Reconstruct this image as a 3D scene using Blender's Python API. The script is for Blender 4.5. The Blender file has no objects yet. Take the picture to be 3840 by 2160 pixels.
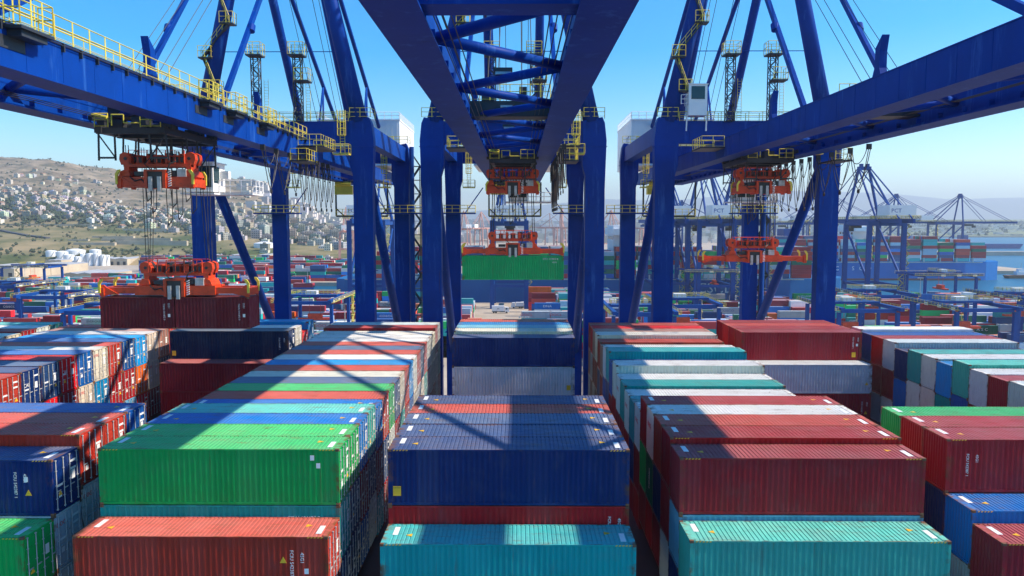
import bpy, math, random
from mathutils import Vector, Matrix
R = math.radians
rnd = random.Random(7)
S = bpy.context.scene
col = S.collection
H = 48.0                      # camera height above the quay
F = 2862.0                    # focal length in pixels of the 3840 px photograph
PITCH, YAW = R(4.924), R(0.477)

# ------------------------------------------------------------------ materials
def newmat(name):
    m = bpy.data.materials.new(name); m.use_nodes = True
    nt = m.node_tree; b = nt.nodes['Principled BSDF']
    return m, nt, b
def node(nt, t, **kw):
    n = nt.nodes.new(t)
    for k, v in kw.items(): setattr(n, k, v)
    return n
def noise(nt, scale, detail=4, rough=.6, coord='Object', vec=(1, 1, 1)):
    tc = node(nt, 'ShaderNodeTexCoord'); mp = node(nt, 'ShaderNodeMapping'); n = node(nt, 'ShaderNodeTexNoise')
    mp.inputs['Scale'].default_value = vec
    nt.links.new(tc.outputs[coord], mp.inputs[0]); nt.links.new(mp.outputs[0], n.inputs['Vector'])
    n.inputs['Scale'].default_value = scale; n.inputs['Detail'].default_value = detail; n.inputs['Roughness'].default_value = rough
    return n
def ramp(nt, src, a, b, ca=(0, 0, 0, 1), cb=(1, 1, 1, 1)):
    r = node(nt, 'ShaderNodeValToRGB'); e = r.color_ramp.elements
    e[0].position = a; e[1].position = b; e[0].color = ca; e[1].color = cb
    nt.links.new(src, r.inputs[0]); return r
def mix(nt, fac, a, b, mode='MIX'):
    x = node(nt, 'ShaderNodeMix', data_type='RGBA', blend_type=mode)
    for s, i in ((fac, 0), (a, 6), (b, 7)):
        if hasattr(s, 'links') or hasattr(s, 'is_linked'): nt.links.new(s, x.inputs[i])
        elif i == 0: x.inputs[0].default_value = s
        else: x.inputs[i].default_value = (*s[:3], 1)
    return x.outputs[2]
def setp(b, rough=.5, metal=0, spec=.5):
    b.inputs['Roughness'].default_value = rough; b.inputs['Metallic'].default_value = metal
    b.inputs['Specular IOR Level'].default_value = spec
def paint(name, rgb, rough=.45, var=.25, scale=.6, stain=None, vec=(1, 1, 1), spec=.5):
    m, nt, b = newmat(name); setp(b, rough, 0, spec)
    n = noise(nt, scale, 5, .65, vec=vec)
    dk = tuple(c * (1 - var) for c in rgb); lt = tuple(min(1, c * (1 + var)) for c in rgb)
    r = ramp(nt, n.outputs[0], .3, .7, (*dk, 1), (*lt, 1)); out = r.outputs[0]
    if stain:
        n2 = noise(nt, stain[1], 6, .7, vec=stain[2] if len(stain) > 2 else (1, 1, 1)); r2 = ramp(nt, n2.outputs[0], stain[3] if len(stain) > 3 else .6, .8)
        out = mix(nt, r2.outputs[0], out, stain[0])
    nt.links.new(out, b.inputs['Base Color'])
    return m
def objcol(name, roof=False, rough=.42):
    # paint whose colour is the object's own colour; its alpha lightens the roof: chalking plus painted-in sunlit brightness
    m, nt, b = newmat(name); setp(b, rough, 0, .14)
    oi = node(nt, 'ShaderNodeObjectInfo')
    tc = node(nt, 'ShaderNodeTexCoord')
    off = node(nt, 'ShaderNodeVectorMath', operation='MULTIPLY_ADD')
    cmb = node(nt, 'ShaderNodeCombineXYZ')
    for i in range(3): nt.links.new(oi.outputs['Random'], cmb.inputs[i])
    nt.links.new(cmb.outputs[0], off.inputs[0]); off.inputs[1].default_value = (37, 91, 53); nt.links.new(tc.outputs['Object'], off.inputs[2])
    def nz(scale, vec, a, c, det=5):
        mp = node(nt, 'ShaderNodeMapping'); mp.inputs['Scale'].default_value = vec
        nt.links.new(off.outputs[0], mp.inputs[0])
        n = node(nt, 'ShaderNodeTexNoise'); n.inputs['Scale'].default_value = scale; n.inputs['Detail'].default_value = det; n.inputs['Roughness'].default_value = .65
        nt.links.new(mp.outputs[0], n.inputs['Vector'])
        return ramp(nt, n.outputs[0], a, c).outputs[0]
    base = oi.outputs['Color']
    sx_ = node(nt, 'ShaderNodeSeparateXYZ'); nt.links.new(tc.outputs['Object'], sx_.inputs[0])
    def edge(ch, a, c):
        ab = node(nt, 'ShaderNodeMath', operation='ABSOLUTE'); nt.links.new(sx_.outputs[ch], ab.inputs[0])
        mr = node(nt, 'ShaderNodeMapRange'); nt.links.new(ab.outputs[0], mr.inputs[0]); mr.inputs[1].default_value = a; mr.inputs[2].default_value = c; return mr.outputs[0]
    em = node(nt, 'ShaderNodeMath', operation='MAXIMUM'); nt.links.new(edge(0, 5.6, 6.1), em.inputs[0]); nt.links.new(edge(1, 1.08, 1.215) if roof else edge(0, 5.6, 6.1), em.inputs[1])
    def mul(p, q):
        k = node(nt, 'ShaderNodeMath', operation='MULTIPLY'); nt.links.new(p, k.inputs[0]); nt.links.new(q, k.inputs[1]); return k.outputs[0]
    bn = node(nt, 'ShaderNodeTexNoise'); nt.links.new(off.outputs[0], bn.inputs['Vector']); bn.inputs['Scale'].default_value = .9
    bp = node(nt, 'ShaderNodeBump'); bp.inputs['Strength'].default_value = .6; bp.inputs['Distance'].default_value = .22; nt.links.new(bn.outputs[0], bp.inputs['Height']); nt.links.new(bp.outputs[0], b.inputs['Normal'])
    fl = node(nt, 'ShaderNodeMath', operation='MULTIPLY_ADD'); nt.links.new(sx_.outputs[0], fl.inputs[0]); fl.inputs[1].default_value = .9; nt.links.new(oi.outputs['Random'], fl.inputs[2])
    fl2 = node(nt, 'ShaderNodeMath', operation='FLOOR'); nt.links.new(fl.outputs[0], fl2.inputs[0])
    fl3 = node(nt, 'ShaderNodeMath', operation='MULTIPLY_ADD'); nt.links.new(oi.outputs['Random'], fl3.inputs[0]); fl3.inputs[1].default_value = 71; nt.links.new(fl2.outputs[0], fl3.inputs[2])
    wn = node(nt, 'ShaderNodeTexWhiteNoise', noise_dimensions='1D'); nt.links.new(fl3.outputs[0], wn.inputs['W'])
    base = mix(nt, ramp(nt, wn.outputs['Value'], .55, 1.0).outputs[0], base, mix(nt, .05, base, (.30, .30, .30)))
    base = mix(nt, ramp(nt, wn.outputs['Value'], .0, .4, (1, 1, 1, 1), (0, 0, 0, 1)).outputs[0], base, mix(nt, .10, base, (.01, .01, .01)))
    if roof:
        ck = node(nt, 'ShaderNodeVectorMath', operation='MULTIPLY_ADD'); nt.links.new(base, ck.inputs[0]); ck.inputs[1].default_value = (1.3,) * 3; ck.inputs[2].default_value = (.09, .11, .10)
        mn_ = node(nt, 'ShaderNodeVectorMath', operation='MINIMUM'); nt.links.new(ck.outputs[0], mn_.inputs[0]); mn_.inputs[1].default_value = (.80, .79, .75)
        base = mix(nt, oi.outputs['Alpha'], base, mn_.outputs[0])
        base = mix(nt, nz(.35, (1, 2.2, 1), .35, .75), base, mix(nt, .24, base, (.34, .29, .23)))
        base = mix(nt, nz(.7, (.5, 1.6, 1), .60, .72), base, mix(nt, .45, base, (.24, .17, .11)))
        base = mix(nt, nz(1.3, (.5, 3, 1), .55, .70), base, mix(nt, .6, base, (.22, .10, .04)))
        base = mix(nt, mul(em.outputs[0], nz(2.2, (1, 1, 1), .46, .60)), base, (.20, .085, .03))
        base = mix(nt, nz(2.2, (1, 1, 1), .66, .74), base, (.11, .05, .02))
    else:
        base = mix(nt, nz(.5, (2, 1, .4), .3, .75), mix(nt, .12, base, (.01, .01, .012)), base)
        base = mix(nt, nz(.8, (1, 1, .8), .52, .70), base, mix(nt, .14, base, (.12, .13, .13)))
        base = mix(nt, nz(1.6, (3, 3, .2), .60, .76), base, mix(nt, .5, base, (.14, .07, .04)))
        base = mix(nt, mul(mul(em.outputs[0], edge(1, 1.1, 1.17)), nz(1.6, (1, 1, 1), .48, .64)), base, (.14, .06, .025))
        base = mix(nt, nz(3.2, (1, 1, 1), .74, .82), base, (.10, .045, .02))
    nt.links.new(base, b.inputs['Base Color'])
    return m
M = {}
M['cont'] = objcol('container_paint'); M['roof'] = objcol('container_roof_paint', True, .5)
M['steel'] = paint('galvanised_steel', (.45, .45, .44), .4, .3, 2)
M['cast'] = paint('rusty_casting', (.20, .085, .04), .7, .5, 3)
M['white_mark'] = paint('white_marking', (.80, .80, .78), .5, .05)
M['yellow_mark'] = paint('yellow_marking', (.80, .45, .02), .5, .1)
M['red_mark'] = paint('red_marking', (.70, .03, .04), .5, .1)
M['blue_mark'] = paint('blue_marking', (.02, .06, .30), .5, .1)
M['dark'] = paint('dark_metal', (.025, .028, .035), .5, .3)
M['rubber'] = paint('cable_rubber', (.02, .02, .022), .6, .2)
M['blue'] = paint('crane_blue', (.0015, .042, .27), .5, .18, .22, ((.04, .15, .48), .45, (2.5, 2.5, .3), .57), spec=.08)
M['blue_far'] = paint('faded_crane_blue', (.004, .055, .25), .5, .15, .2, spec=.15)
M['yellow_far'] = paint('weathered_yellow_rail', (.52, .43, .10), .6, .2)
def runs(m, col_, scale, vec, a, b_):   # rust or grime running down a painted surface
    nt = m.node_tree; p = nt.nodes['Principled BSDF']; src = p.inputs['Base Color'].links[0].from_socket
    n = noise(nt, scale, 6, .7, vec=vec); nt.links.new(mix(nt, ramp(nt, n.outputs[0], a, b_).outputs[0], src, col_), p.inputs['Base Color'])
runs(M['blue'], (.05, .025, .015), .9, (2.2, 2.2, .12), .66, .80); runs(M['blue'], (.002, .022, .14), .25, (1, 1, .4), .60, .75)
M['yellow'] = paint('yellow_rail', (.72, .58, .06), .45, .15)
M['orange'] = paint('spreader_orange', (.60, .050, .008), .5, .3, .8, ((.05, .02, .015), 1.0, (1, 1, 1.5), .55))
M['white'] = paint('white_panel', (.78, .79, .80), .5, .06, .3)
M['glass'] = paint('cab_glass', (.02, .05, .06), .08, .2)
M['concrete'] = paint('concrete', (.40, .36, .30), .85, .2, .05)
M['stain'] = paint('old_crane_paint', (.48, .26, .22), .6, .25, .2)
# ------------------------------------------------------------------ mesh building
class MB:
    def __init__(s): s.v = []; s.f = []; s.m = []; s.c = []
    def face(s, idx, m=0, c=None): s.f.append(idx); s.m.append(m); s.c.append(c)
    def pts(s, ps): n = len(s.v); s.v += [tuple(p) for p in ps]; return n
    def box(s, x0, x1, y0, y1, z0, z1, m=0, c=None, top=None, skip=''):
        n = s.pts([(x, y, z) for z in (z0, z1) for y in (y0, y1) for x in (x0, x1)])
        for k, q in (('b', (0, 2, 3, 1)), ('t', (4, 5, 7, 6)), ('f', (0, 1, 5, 4)), ('k', (2, 6, 7, 3)), ('l', (0, 4, 6, 2)), ('r', (1, 3, 7, 5))):
            if k in skip: continue
            s.face([n + i for i in q], (top if top is not None and k == 't' else m), c)
    def beam(s, p, q, w, h, m=0, c=None):
        p, q = Vector(p), Vector(q); d = (q - p).normalized()
        up = Vector((0, 0, 1)) if abs(d.z) < .95 else Vector((0, 1, 0))
        a = d.cross(up).normalized(); b = a.cross(d).normalized()
        n = s.pts([e + a * (w / 2 * i) + b * (h / 2 * j) for e in (p, q) for i, j in ((-1, -1), (1, -1), (1, 1), (-1, 1))])
        for f in ((0, 1, 2, 3), (7, 6, 5, 4), (0, 4, 5, 1), (1, 5, 6, 2), (2, 6, 7, 3), (3, 7, 4, 0)): s.face([n + i for i in f], m, c)
    def tube(s, p, q, r, k=8, m=0, r2=None, cap=True):
        p, q = Vector(p), Vector(q); d = (q - p)
        if d.length < 1e-6: return
        d.normalize(); up = Vector((0, 0, 1)) if abs(d.z) < .95 else Vector((1, 0, 0))
        a = d.cross(up).normalized(); b = a.cross(d); r2 = r if r2 is None else r2
        n = s.pts([e + (a * math.cos(t * 2 * math.pi / k) + b * math.sin(t * 2 * math.pi / k)) * rr for e, rr in ((p, r), (q, r2)) for t in range(k)])
        for t in range(k): s.face([n + t, n + (t + 1) % k, n + k + (t + 1) % k, n + k + t], m)
        if cap: s.face([n + t for t in range(k)][::-1], m); s.face([n + k + t for t in range(k)], m)
    def path(s, ps, r, k=5, m=0):
        for a, b in zip(ps, ps[1:]): s.tube(a, b, r, k, m, cap=False)
    def prism(s, poly, y0, y1, m=0, axis='y'):
        # poly in (x, z), extruded along y
        n = len(poly)
        mk = (lambda a, b, t: (a, t, b)) if axis == 'y' else ((lambda a, b, t: (t, a, b)) if axis == 'x' else (lambda a, b, t: (a, b, t)))
        i = s.pts([mk(a, b, y0) for a, b in poly] + [mk(a, b, y1) for a, b in poly])
        s.face([i + t for t in range(n)], m); s.face([i + n + t for t in range(n)][::-1], m)
        for t in range(n): s.face([i + t, i + n + t, i + n + (t + 1) % n, i + (t + 1) % n], m)
    def rail(s, ps, h=1.1, step=1.6, r=.035, m=0, mid=True, z0=0):
        for a, b in zip(ps, ps[1:]):
            a, b = Vector(a) + Vector((0, 0, z0)), Vector(b) + Vector((0, 0, z0)); L = (b - a).length; k = max(1, round(L / step)); u = Vector((0, 0, 1))
            for i in range(k + 1):
                p = a.lerp(b, i / k); s.tube(p, p + u * h, r * 1.2, 4, m)
            for z in ((h, h * .55) if mid else (h,)): s.tube(a + u * z, b + u * z, r, 4, m)
            s.tube(a + u * .08, b + u * .08, r * .7, 4, m)
    def mesh(s, name, mats, smooth=False):
        me = bpy.data.meshes.new(name); me.from_pydata(s.v, [], s.f)
        for m in mats: me.materials.append(m)
        me.polygons.foreach_set('material_index', s.m)
        if any(c is not None for c in s.c):
            at = me.color_attributes.new('col', 'FLOAT_COLOR', 'CORNER'); k = []
            for f, c in zip(s.f, s.c):
                k += list((*(c or (1, 1, 1)), 1)) * len(f)
            at.data.foreach_set('color', k)
        if smooth: me.polygons.foreach_set('use_smooth', [True] * len(s.f))
        me.update(); return me
    def build(s, name, mats, parent=None, loc=(0, 0, 0), smooth=False):
        if not isinstance(mats, (list, tuple)): mats = [mats]
        return put(name, s.mesh(name, mats, smooth), parent, loc)
def put(name, me, parent=None, loc=(0, 0, 0)):
    o = bpy.data.objects.new(name, me); col.objects.link(o); o.location = loc
    if parent: o.parent = parent
    return o
def empty(name, loc=(0, 0, 0), rz=0):
    o = put(name, None, None, loc); o.rotation_euler.z = rz; o.empty_display_size = .5; return o
def tag(o, label=None, cat=None, group=None, kind=None):
    for k, v in (('label', label), ('category', cat), ('group', group), ('kind', kind)):
        if v: o[k] = v
    return o
def copy_tree(o, parent=None):
    c = o.copy(); col.objects.link(c); c.parent = parent
    for ch in list(o.children): copy_tree(ch, c)
    return c
def setcol(o, c):
    o.color = c
    for ch in o.children: setcol(ch, c)
_tx = {}
def text_mesh(body, size, mat, align='CENTER'):
    k = (body, size, mat, align)
    if k not in _tx:
        cu = bpy.data.curves.new('lettering', 'FONT'); cu.body = body; cu.size = size; cu.align_x = align; cu.align_y = 'CENTER'; cu.extrude = .004; cu.resolution_u = 2
        t = bpy.data.objects.new('lettering', cu); col.objects.link(t)
        bpy.context.view_layer.update()
        me = bpy.data.meshes.new_from_object(t.evaluated_get(bpy.context.evaluated_depsgraph_get())); bpy.data.objects.remove(t)
        me.materials.clear(); me.materials.append(M[mat]); me.name = 'lettering'; _tx[k] = me
    return _tx[k]
def text(body, size, mat, parent, loc, face='front', turn=0, name='lettering', sx=1):
    o = put(name, text_mesh(body, size, mat), parent, loc)
    base = {'front': (90, 0, 0), 'right': (90, 0, 90), 'left': (90, 0, -90), 'top': (0, 0, 0)}[face]
    o.rotation_euler = (Matrix.Rotation(R(base[2]), 3, 'Z') @ Matrix.Rotation(R(base[0]), 3, 'X') @ Matrix.Rotation(R(turn), 3, 'Z')).to_euler()
    o.scale.x = sx
    return o
def at(u, v, Y):             # a pixel of the photograph and the depth of the thing it shows -> the place of that thing
    a, b = (u - 1920) / F, (1080 - v) / F
    y = math.cos(PITCH) + b * math.sin(PITCH); z = -math.sin(PITCH) + b * math.cos(PITCH)
    x2 = a * math.cos(YAW) - y * math.sin(YAW); y2 = a * math.sin(YAW) + y * math.cos(YAW)
    return Vector((x2 / y2 * Y, Y, H + z / y2 * Y))
def uof(p):
    x, y = p[0] * math.cos(YAW) + p[1] * math.sin(YAW), -p[0] * math.sin(YAW) + p[1] * math.cos(YAW)
    return x / y
ORD = 'first second third fourth fifth sixth seventh eighth ninth tenth eleventh twelfth thirteenth fourteenth fifteenth sixteenth seventeenth eighteenth nineteenth twentieth'.split()
TENS = ['', '', 'twenty', 'thirty', 'forty', 'fifty', 'sixty', 'seventy', 'eighty', 'ninety']
def ordinal(n):              # 0 -> first
    n += 1
    if n <= 20: return ORD[n - 1]
    t, o = divmod(n % 100, 10); pre = 'hundred-and-' if n > 100 else ''
    if n % 100 == 0: return 'hundredth'
    if n % 100 <= 20: return pre + ORD[n % 100 - 1]
    return pre + (TENS[t] + '-' + ORD[o - 1] if o else TENS[t][:-1] + 'ieth')

# ------------------------------------------------------------------ shipping containers
CL, CW = 12.192, 2.438
def corr(n0, n1, pitch, d):  # trapezoidal profile: (position, offset)
    out = []; k = max(1, round((n1 - n0) / pitch)); p = (n1 - n0) / k
    for i in range(k):
        a = n0 + i * p
        out += [(a, 0), (a + .26 * p, 0), (a + .5 * p, d), (a + .76 * p, d)] if d > .03 else [(a, 0), (a + .62 * p, 0), (a + .70 * p, d), (a + .90 * p, d)]
    out.append((n1, 0)); return out
def container_mesh(L, h, smooth=False, ribbed_end=True, doors=False):
    b = MB(); x, y = L / 2, CW / 2; t = .11
    # frame: posts, rails
    for sx in (-1, 1):
        for sy in (-1, 1):
            b.box(min(sx * x, sx * (x - .13)), max(sx * x, sx * (x - .13)), min(sy * y, sy * (y - .1)), max(sy * y, sy * (y - .1)), .119, h - .119, 0)
            for z in (0, h - .119):
                e = .004
                xa, xb = sorted((sx * (x + e), sx * (x - .178))); ya, yb = sorted((sy * (y + e), sy * (y - .162)))
                b.box(xa, xb, ya, yb, z, z + .119 + (.004 if z else 0), 2)
    for sy in (-1, 1):
        ya, yb = sorted((sy * y, sy * (y - .06))); b.box(-x + .178, x - .178, ya, yb, h - .085, h - .006, 0, top=1); b.box(-x + .178, x - .178, ya, yb, .02, .15, 0)
    for sx in (-1, 1):
        xa, xb = sorted((sx * x, sx * (x - .30))); b.box(xa, xb, -y + .162, y - .162, h - .085, h - .006, 0, top=1)
        xa, xb = sorted((sx * x, sx * (x - .1))); b.box(xa, xb, -y + .162, y - .162, .02, .15, 0)
    # side walls
    pr = [(-x + .13, .0), (x - .13, .0)] if smooth else corr(-x + .13, x - .13, .278, .048)
    for sy in (-1, 1):
        n = b.pts([(px, sy * (y - .012 - d), z) for px, d in pr for z in (.15, h - .085)])
        for i in range(len(pr) - 1):
            q = [n + 2 * i, n + 2 * i + 2, n + 2 * i + 3, n + 2 * i + 1]; b.face(q if sy < 0 else q[::-1], 0)
    # blank end (-x)
    pe = corr(-y + .1, y - .1, .25, .045) if not smooth else [(-y + .1, 0), (y - .1, 0)]
    n = b.pts([(-x + .02 + d, py, z) for py, d in pe for z in (.15, h - .085)])
    for i in range(len(pe) - 1): b.face([n + 2 * i + 1, n + 2 * i + 3, n + 2 * i + 2, n + 2 * i], 0)
    # door end (+x): recessed board behind the doors
    n = b.pts([(x - (.10 if doors else .03), yy, z) for yy in (-y + .1, y - .1) for z in (.15, h - .085)]); b.face([n, n + 2, n + 3, n + 1], 0)
    # roof
    pr = [(-x + .30, .0), (x - .30, .0)] if smooth else corr(-x + .30, x - .30, .215, .027)
    n = b.pts([(px, yy, h - .012 - d) for px, d in pr for yy in (-y + .06, y - .06)])
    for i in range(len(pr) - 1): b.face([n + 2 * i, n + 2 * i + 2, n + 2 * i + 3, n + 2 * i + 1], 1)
    n = b.pts([(-x + .1, -y + .06, .1), (x - .1, -y + .06, .1), (x - .1, y - .06, .1), (-x + .1, y - .06, .1)]); b.face([n + 3, n + 2, n + 1, n], 0)
    return b.mesh('container_body', [M['cont'], M['roof'], M['cast']])
def door_mesh(h, sgn):
    b = MB(); x = CL / 2; y0, y1 = sorted((sgn * .015, sgn * (CW / 2 - .11)))
    zs = [.17 + (h - .28) * i / 5 for i in range(6)]
    b.box(x - .085, x - .045, y0, y1, .16, h - .1, 0)
    for i in range(5): b.box(x - .045, x - .015, y0 + .06, y1 - .06, zs[i] + .07, zs[i + 1] - .07, 0)
    return b.mesh('door_leaf', [M['cont']])
def rod_mesh(h):
    b = MB(); x = CL / 2
    b.tube((x + .025, 0, .16), (x + .025, 0, h - .1), .024, 6, 0)
    for z in (.2, .75, h * .5, h - .7, h - .16): b.box(x - .013, x + .05, -.05, .05, z, z + .05, 0)
    b.box(x + .01, x + .05, 0, .34, 1.12, 1.17, 0)
    return b.mesh('locking_rod', [M['steel']])
def plate_mesh():
    b = MB(); b.box(-.13, .13, -.48, .48, 0, .008, 0)
    return b.mesh('roof_plate', [M['white_mark']])
def tri_mesh():
    b = MB(); b.prism([(-.17, -.14), (.17, -.14), (0, .17)], 0, .008, 0, 'z'); return b.mesh('warning_triangle', [M['yellow_mark']])
def stripe_mesh():
    b = MB()
    for i in range(5): b.prism([(i * .16, 0), (i * .16 + .08, 0), (i * .16 + .13, .055), (i * .16 + .05, .055)], 0, .006, 0)
    return b.mesh('hazard_stripes', [M['yellow_mark']])
def label_mesh(w, h):
    b = MB(); b.box(-w / 2, w / 2, -h / 2, h / 2, 0, .006, 0); return b.mesh('door_label', [M['white_mark']])
HT = {'s': 2.591, 'h': 2.896}
BODY = {(k, sm, d): container_mesh(CL, HT[k], sm, True, d) for k in 'sh' for sm in (False, True) for d in (False, True)}
BODY20 = container_mesh(6.058, 2.591)
DOOR = {(k, s): door_mesh(HT[k], s) for k in 'sh' for s in (-1, 1)}
ROD = {k: rod_mesh(HT[k]) for k in 'sh'}
PLATE, TRI, STRIPE = plate_mesh(), tri_mesh(), stripe_mesh()
LAB = [label_mesh(.5, .12), label_mesh(.3, .5), label_mesh(.26, .26)]
# name: (linear base colour, roof lightening: chalked paint plus sunlit contrast put into the colour)
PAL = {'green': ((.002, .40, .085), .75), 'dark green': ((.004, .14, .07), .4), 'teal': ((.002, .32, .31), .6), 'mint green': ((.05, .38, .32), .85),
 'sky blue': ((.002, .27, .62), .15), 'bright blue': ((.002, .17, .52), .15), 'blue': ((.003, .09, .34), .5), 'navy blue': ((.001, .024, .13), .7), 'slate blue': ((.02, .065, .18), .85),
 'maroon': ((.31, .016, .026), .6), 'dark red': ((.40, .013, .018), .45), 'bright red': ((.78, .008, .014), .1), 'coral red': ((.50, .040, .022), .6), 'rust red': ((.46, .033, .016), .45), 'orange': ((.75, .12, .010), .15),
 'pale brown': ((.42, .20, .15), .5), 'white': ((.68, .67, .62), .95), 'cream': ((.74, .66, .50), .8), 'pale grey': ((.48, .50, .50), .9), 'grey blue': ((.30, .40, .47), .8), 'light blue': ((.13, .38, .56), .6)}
GROUP = 'containers stacked on the deck of the ship'
NCONT = 0
def add_doors(o, k):
    for s in (-1, 1):
        d = put('door', DOOR[(k, s)], o); d.color = o.color
        for yy in (.28, .92): put('locking_rod', ROD[k], d, (0, s * yy if s > 0 else s * yy, 0))
def door_marks(o, k, bold=None):
    x = CL / 2 - .008; h = HT[k]
    rs = random.Random(int(o.location.y * 97 + o.location.z * 31))
    for y, z, L in ((.62, h - .55, 0), (.6, h - .95, 0), (.6, 1.6, 1), (-.6, .9, 2), (-.6, 1.3 + rs.random() * .4, 0)):
        if rs.random() < .75:
            m = put('door_label', LAB[L], o, (x, y, z)); m.rotation_euler = (R(90), 0, R(90))
    if rs.random() < .6:
        m = put('warning_triangle', TRI, o, (x, rs.choice((-.6, .62)), 1.0)); m.rotation_euler = (R(90), 0, R(90))
def container(X, Y, ztop, kind, colour, label, smooth=False, doors=False, tops=0, group=GROUP):
    """X, Y: front left corner; ztop: height of the roof relative to the camera."""
    global NCONT; NCONT += 1
    h = HT[kind]
    o = put('shipping_container', BODY[(kind, smooth, doors)], None, (X + CL / 2, Y + CW / 2, H + ztop - h))
    c, a = PAL[colour]; j = 1 + rnd.uniform(-.12, .12)
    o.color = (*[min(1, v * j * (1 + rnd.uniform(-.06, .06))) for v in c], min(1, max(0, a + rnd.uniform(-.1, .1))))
    tag(o, label, 'container', group)
    if doors: add_doors(o, kind); door_marks(o, kind)
    if tops:
        for s in (-1, 1):
            put('roof_number_plate', PLATE, o, (s * (CL / 2 - .55), -s * .35, h - .008))
            t = put('warning_triangle', TRI, o, (s * (CL / 2 - 1.25), s * .15, h - .008)); t.rotation_euler.z = R(-90 * s)
        if tops > 1:
            for s in (-1, 1): put('hazard_stripes', STRIPE, o, (-CL / 2 + .25 if s < 0 else CL / 2 - 1.0, -CW / 2 - .006, h - .075))
    return o
BAYS = {  # left edge X, Y of row 0, how it is known
 'A3': (-64.9, 37.5, 'bay nearest the storage tanks'), 'A2': (-50.35, 37.5, 'bay of sunlit doors'), 'A': (-35.8, 37.5, 'bay beside the green-fronted bay'),
 'B': (-21.23, 37.49, 'green-fronted bay'), 'M': (-6.58, 37.57, 'navy-fronted bay'), 'C': (8.06, 37.17, 'maroon-fronted bay'),
 'D': (22.75, 37.3, 'bay beside the maroon-fronted bay'), 'E': (37.05, 37.3, 'bay of blank ends')}
PITCH_Y = 2.49
def roof_z(v, Y):  # roof height seen at image line v at depth Y
    b = (1080 - v) / F
    return (-math.sin(PITCH) + b * math.cos(PITCH)) / (math.cos(PITCH) + b * math.sin(PITCH)) * Y
TIER = ['top tier', 'second tier', 'third tier', 'fourth tier']
CONT = {}
def stack(bay, k, v, cols, kinds=None, smooth=(), z=None, dx=0):
    X, Y0, nm = BAYS[bay]; Y = Y0 + PITCH_Y * k
    zt = roof_z(v, Y) if z is None else z
    for i, c in enumerate(cols):
        kd = (kinds or '')[i] if kinds and i < len(kinds) else ('h' if (k * 7 + i * 3 + len(bay)) % 3 else 's')
        row = ordinal(k + 1) + ' row back'
        lab = '%s container, %s, %s, %s' % (c, row, TIER[i], nm)
        near = 2 if (i == 0 and k < 5 and bay in 'ABCDM') else 0
        o = container(X + dx, Y, zt, kd, c, lab, smooth=(i in smooth), doors=bay in ('A', 'A2', 'A3', 'B'), tops=near)
        CONT[(bay, k, i)] = o
        zt -= HT[kd] + .025
# -- green-fronted bay
B = [(-1, 2016, ['coral red', 'navy blue'], 'hh'), (0, 1686.8, ['green', 'teal', 'navy blue'], 'hhh'), (1, 1636, ['green', 'slate blue', 'navy blue'], 'hsh'), (2, 1590.7, ['bright blue', 'maroon', 'blue'], 'hhs'), (3, 1550, ['mint green', 'navy blue', 'white'], 'hsh'),
 (4, 1531, ['bright blue', 'maroon', 'teal'], 'hhs'), (5, 1497.4, ['coral red', 'slate blue', 'maroon'], 'hhh'), (6, 1466, ['green', 'white', 'slate blue'], 'hsh'), (7, 1438.7, ['slate blue', 'dark red', 'grey blue'], 'hsh'),
 (8, 1415, ['cream', 'mint green', 'white'], 'hhh'), (9, 1390.4, ['coral red', 'maroon', 'white'], 'hhs'), (10, 1368.9, ['sky blue', 'blue', 'pale grey'], 'hsh'), (11, 1348, ['white', 'cream', 'maroon'], 'hhh'), (12, 1329, ['coral red', 'pale grey', 'mint green'], 'hhs'),
 (13, 1312, ['slate blue', 'cream', 'dark red'], 'hsh'), (14, 1296, ['coral red', 'mint green', 'pale grey'], 'hsh'), (15, 1281.7, ['white', 'dark red', 'green'], 'hhs'), (16, 1266.9, ['white', 'pale grey', 'maroon'], 'hhh'), (17, 1253.7, ['cream', 'pale grey', 'maroon'], 'hsh'),
 (18, 1230.5, ['dark red', 'white', 'pale grey'], 'hsh'), (19, 1218.8, ['pale grey', 'mint green', 'dark red'], 'hhh')]
for k, v, c, kd in B: stack('B', k, v, c, kd, smooth=(0,) if k == 8 else ())
# -- navy-fronted bay
for k, v, c, kd in [(-1, 2042, ['teal'], 'h'), (0, 1686.8, ['navy blue', 'dark red'], 'hh'), (1, 1636, ['navy blue'], 'h'), (2, 1588.8, ['slate blue'], 'h'), (3, 1551, ['coral red'], 'h'), (4, 1514.4, ['navy blue'], 'h'),
 (15, 1266.7, ['navy blue', 'white', 'maroon'], 'hhh'), (16, 1242.4, ['cream', 'navy blue'], 'hs'), (17, 1228.9, ['light blue'], 'h'), (18, 1218, ['sky blue'], 'h'), (19, 1206.8, ['coral red'], 'h')]:
    stack('M', k, v, c, kd)
CONT[('M', 15, 0)].color = (.001, .022, .14, 1)
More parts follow.
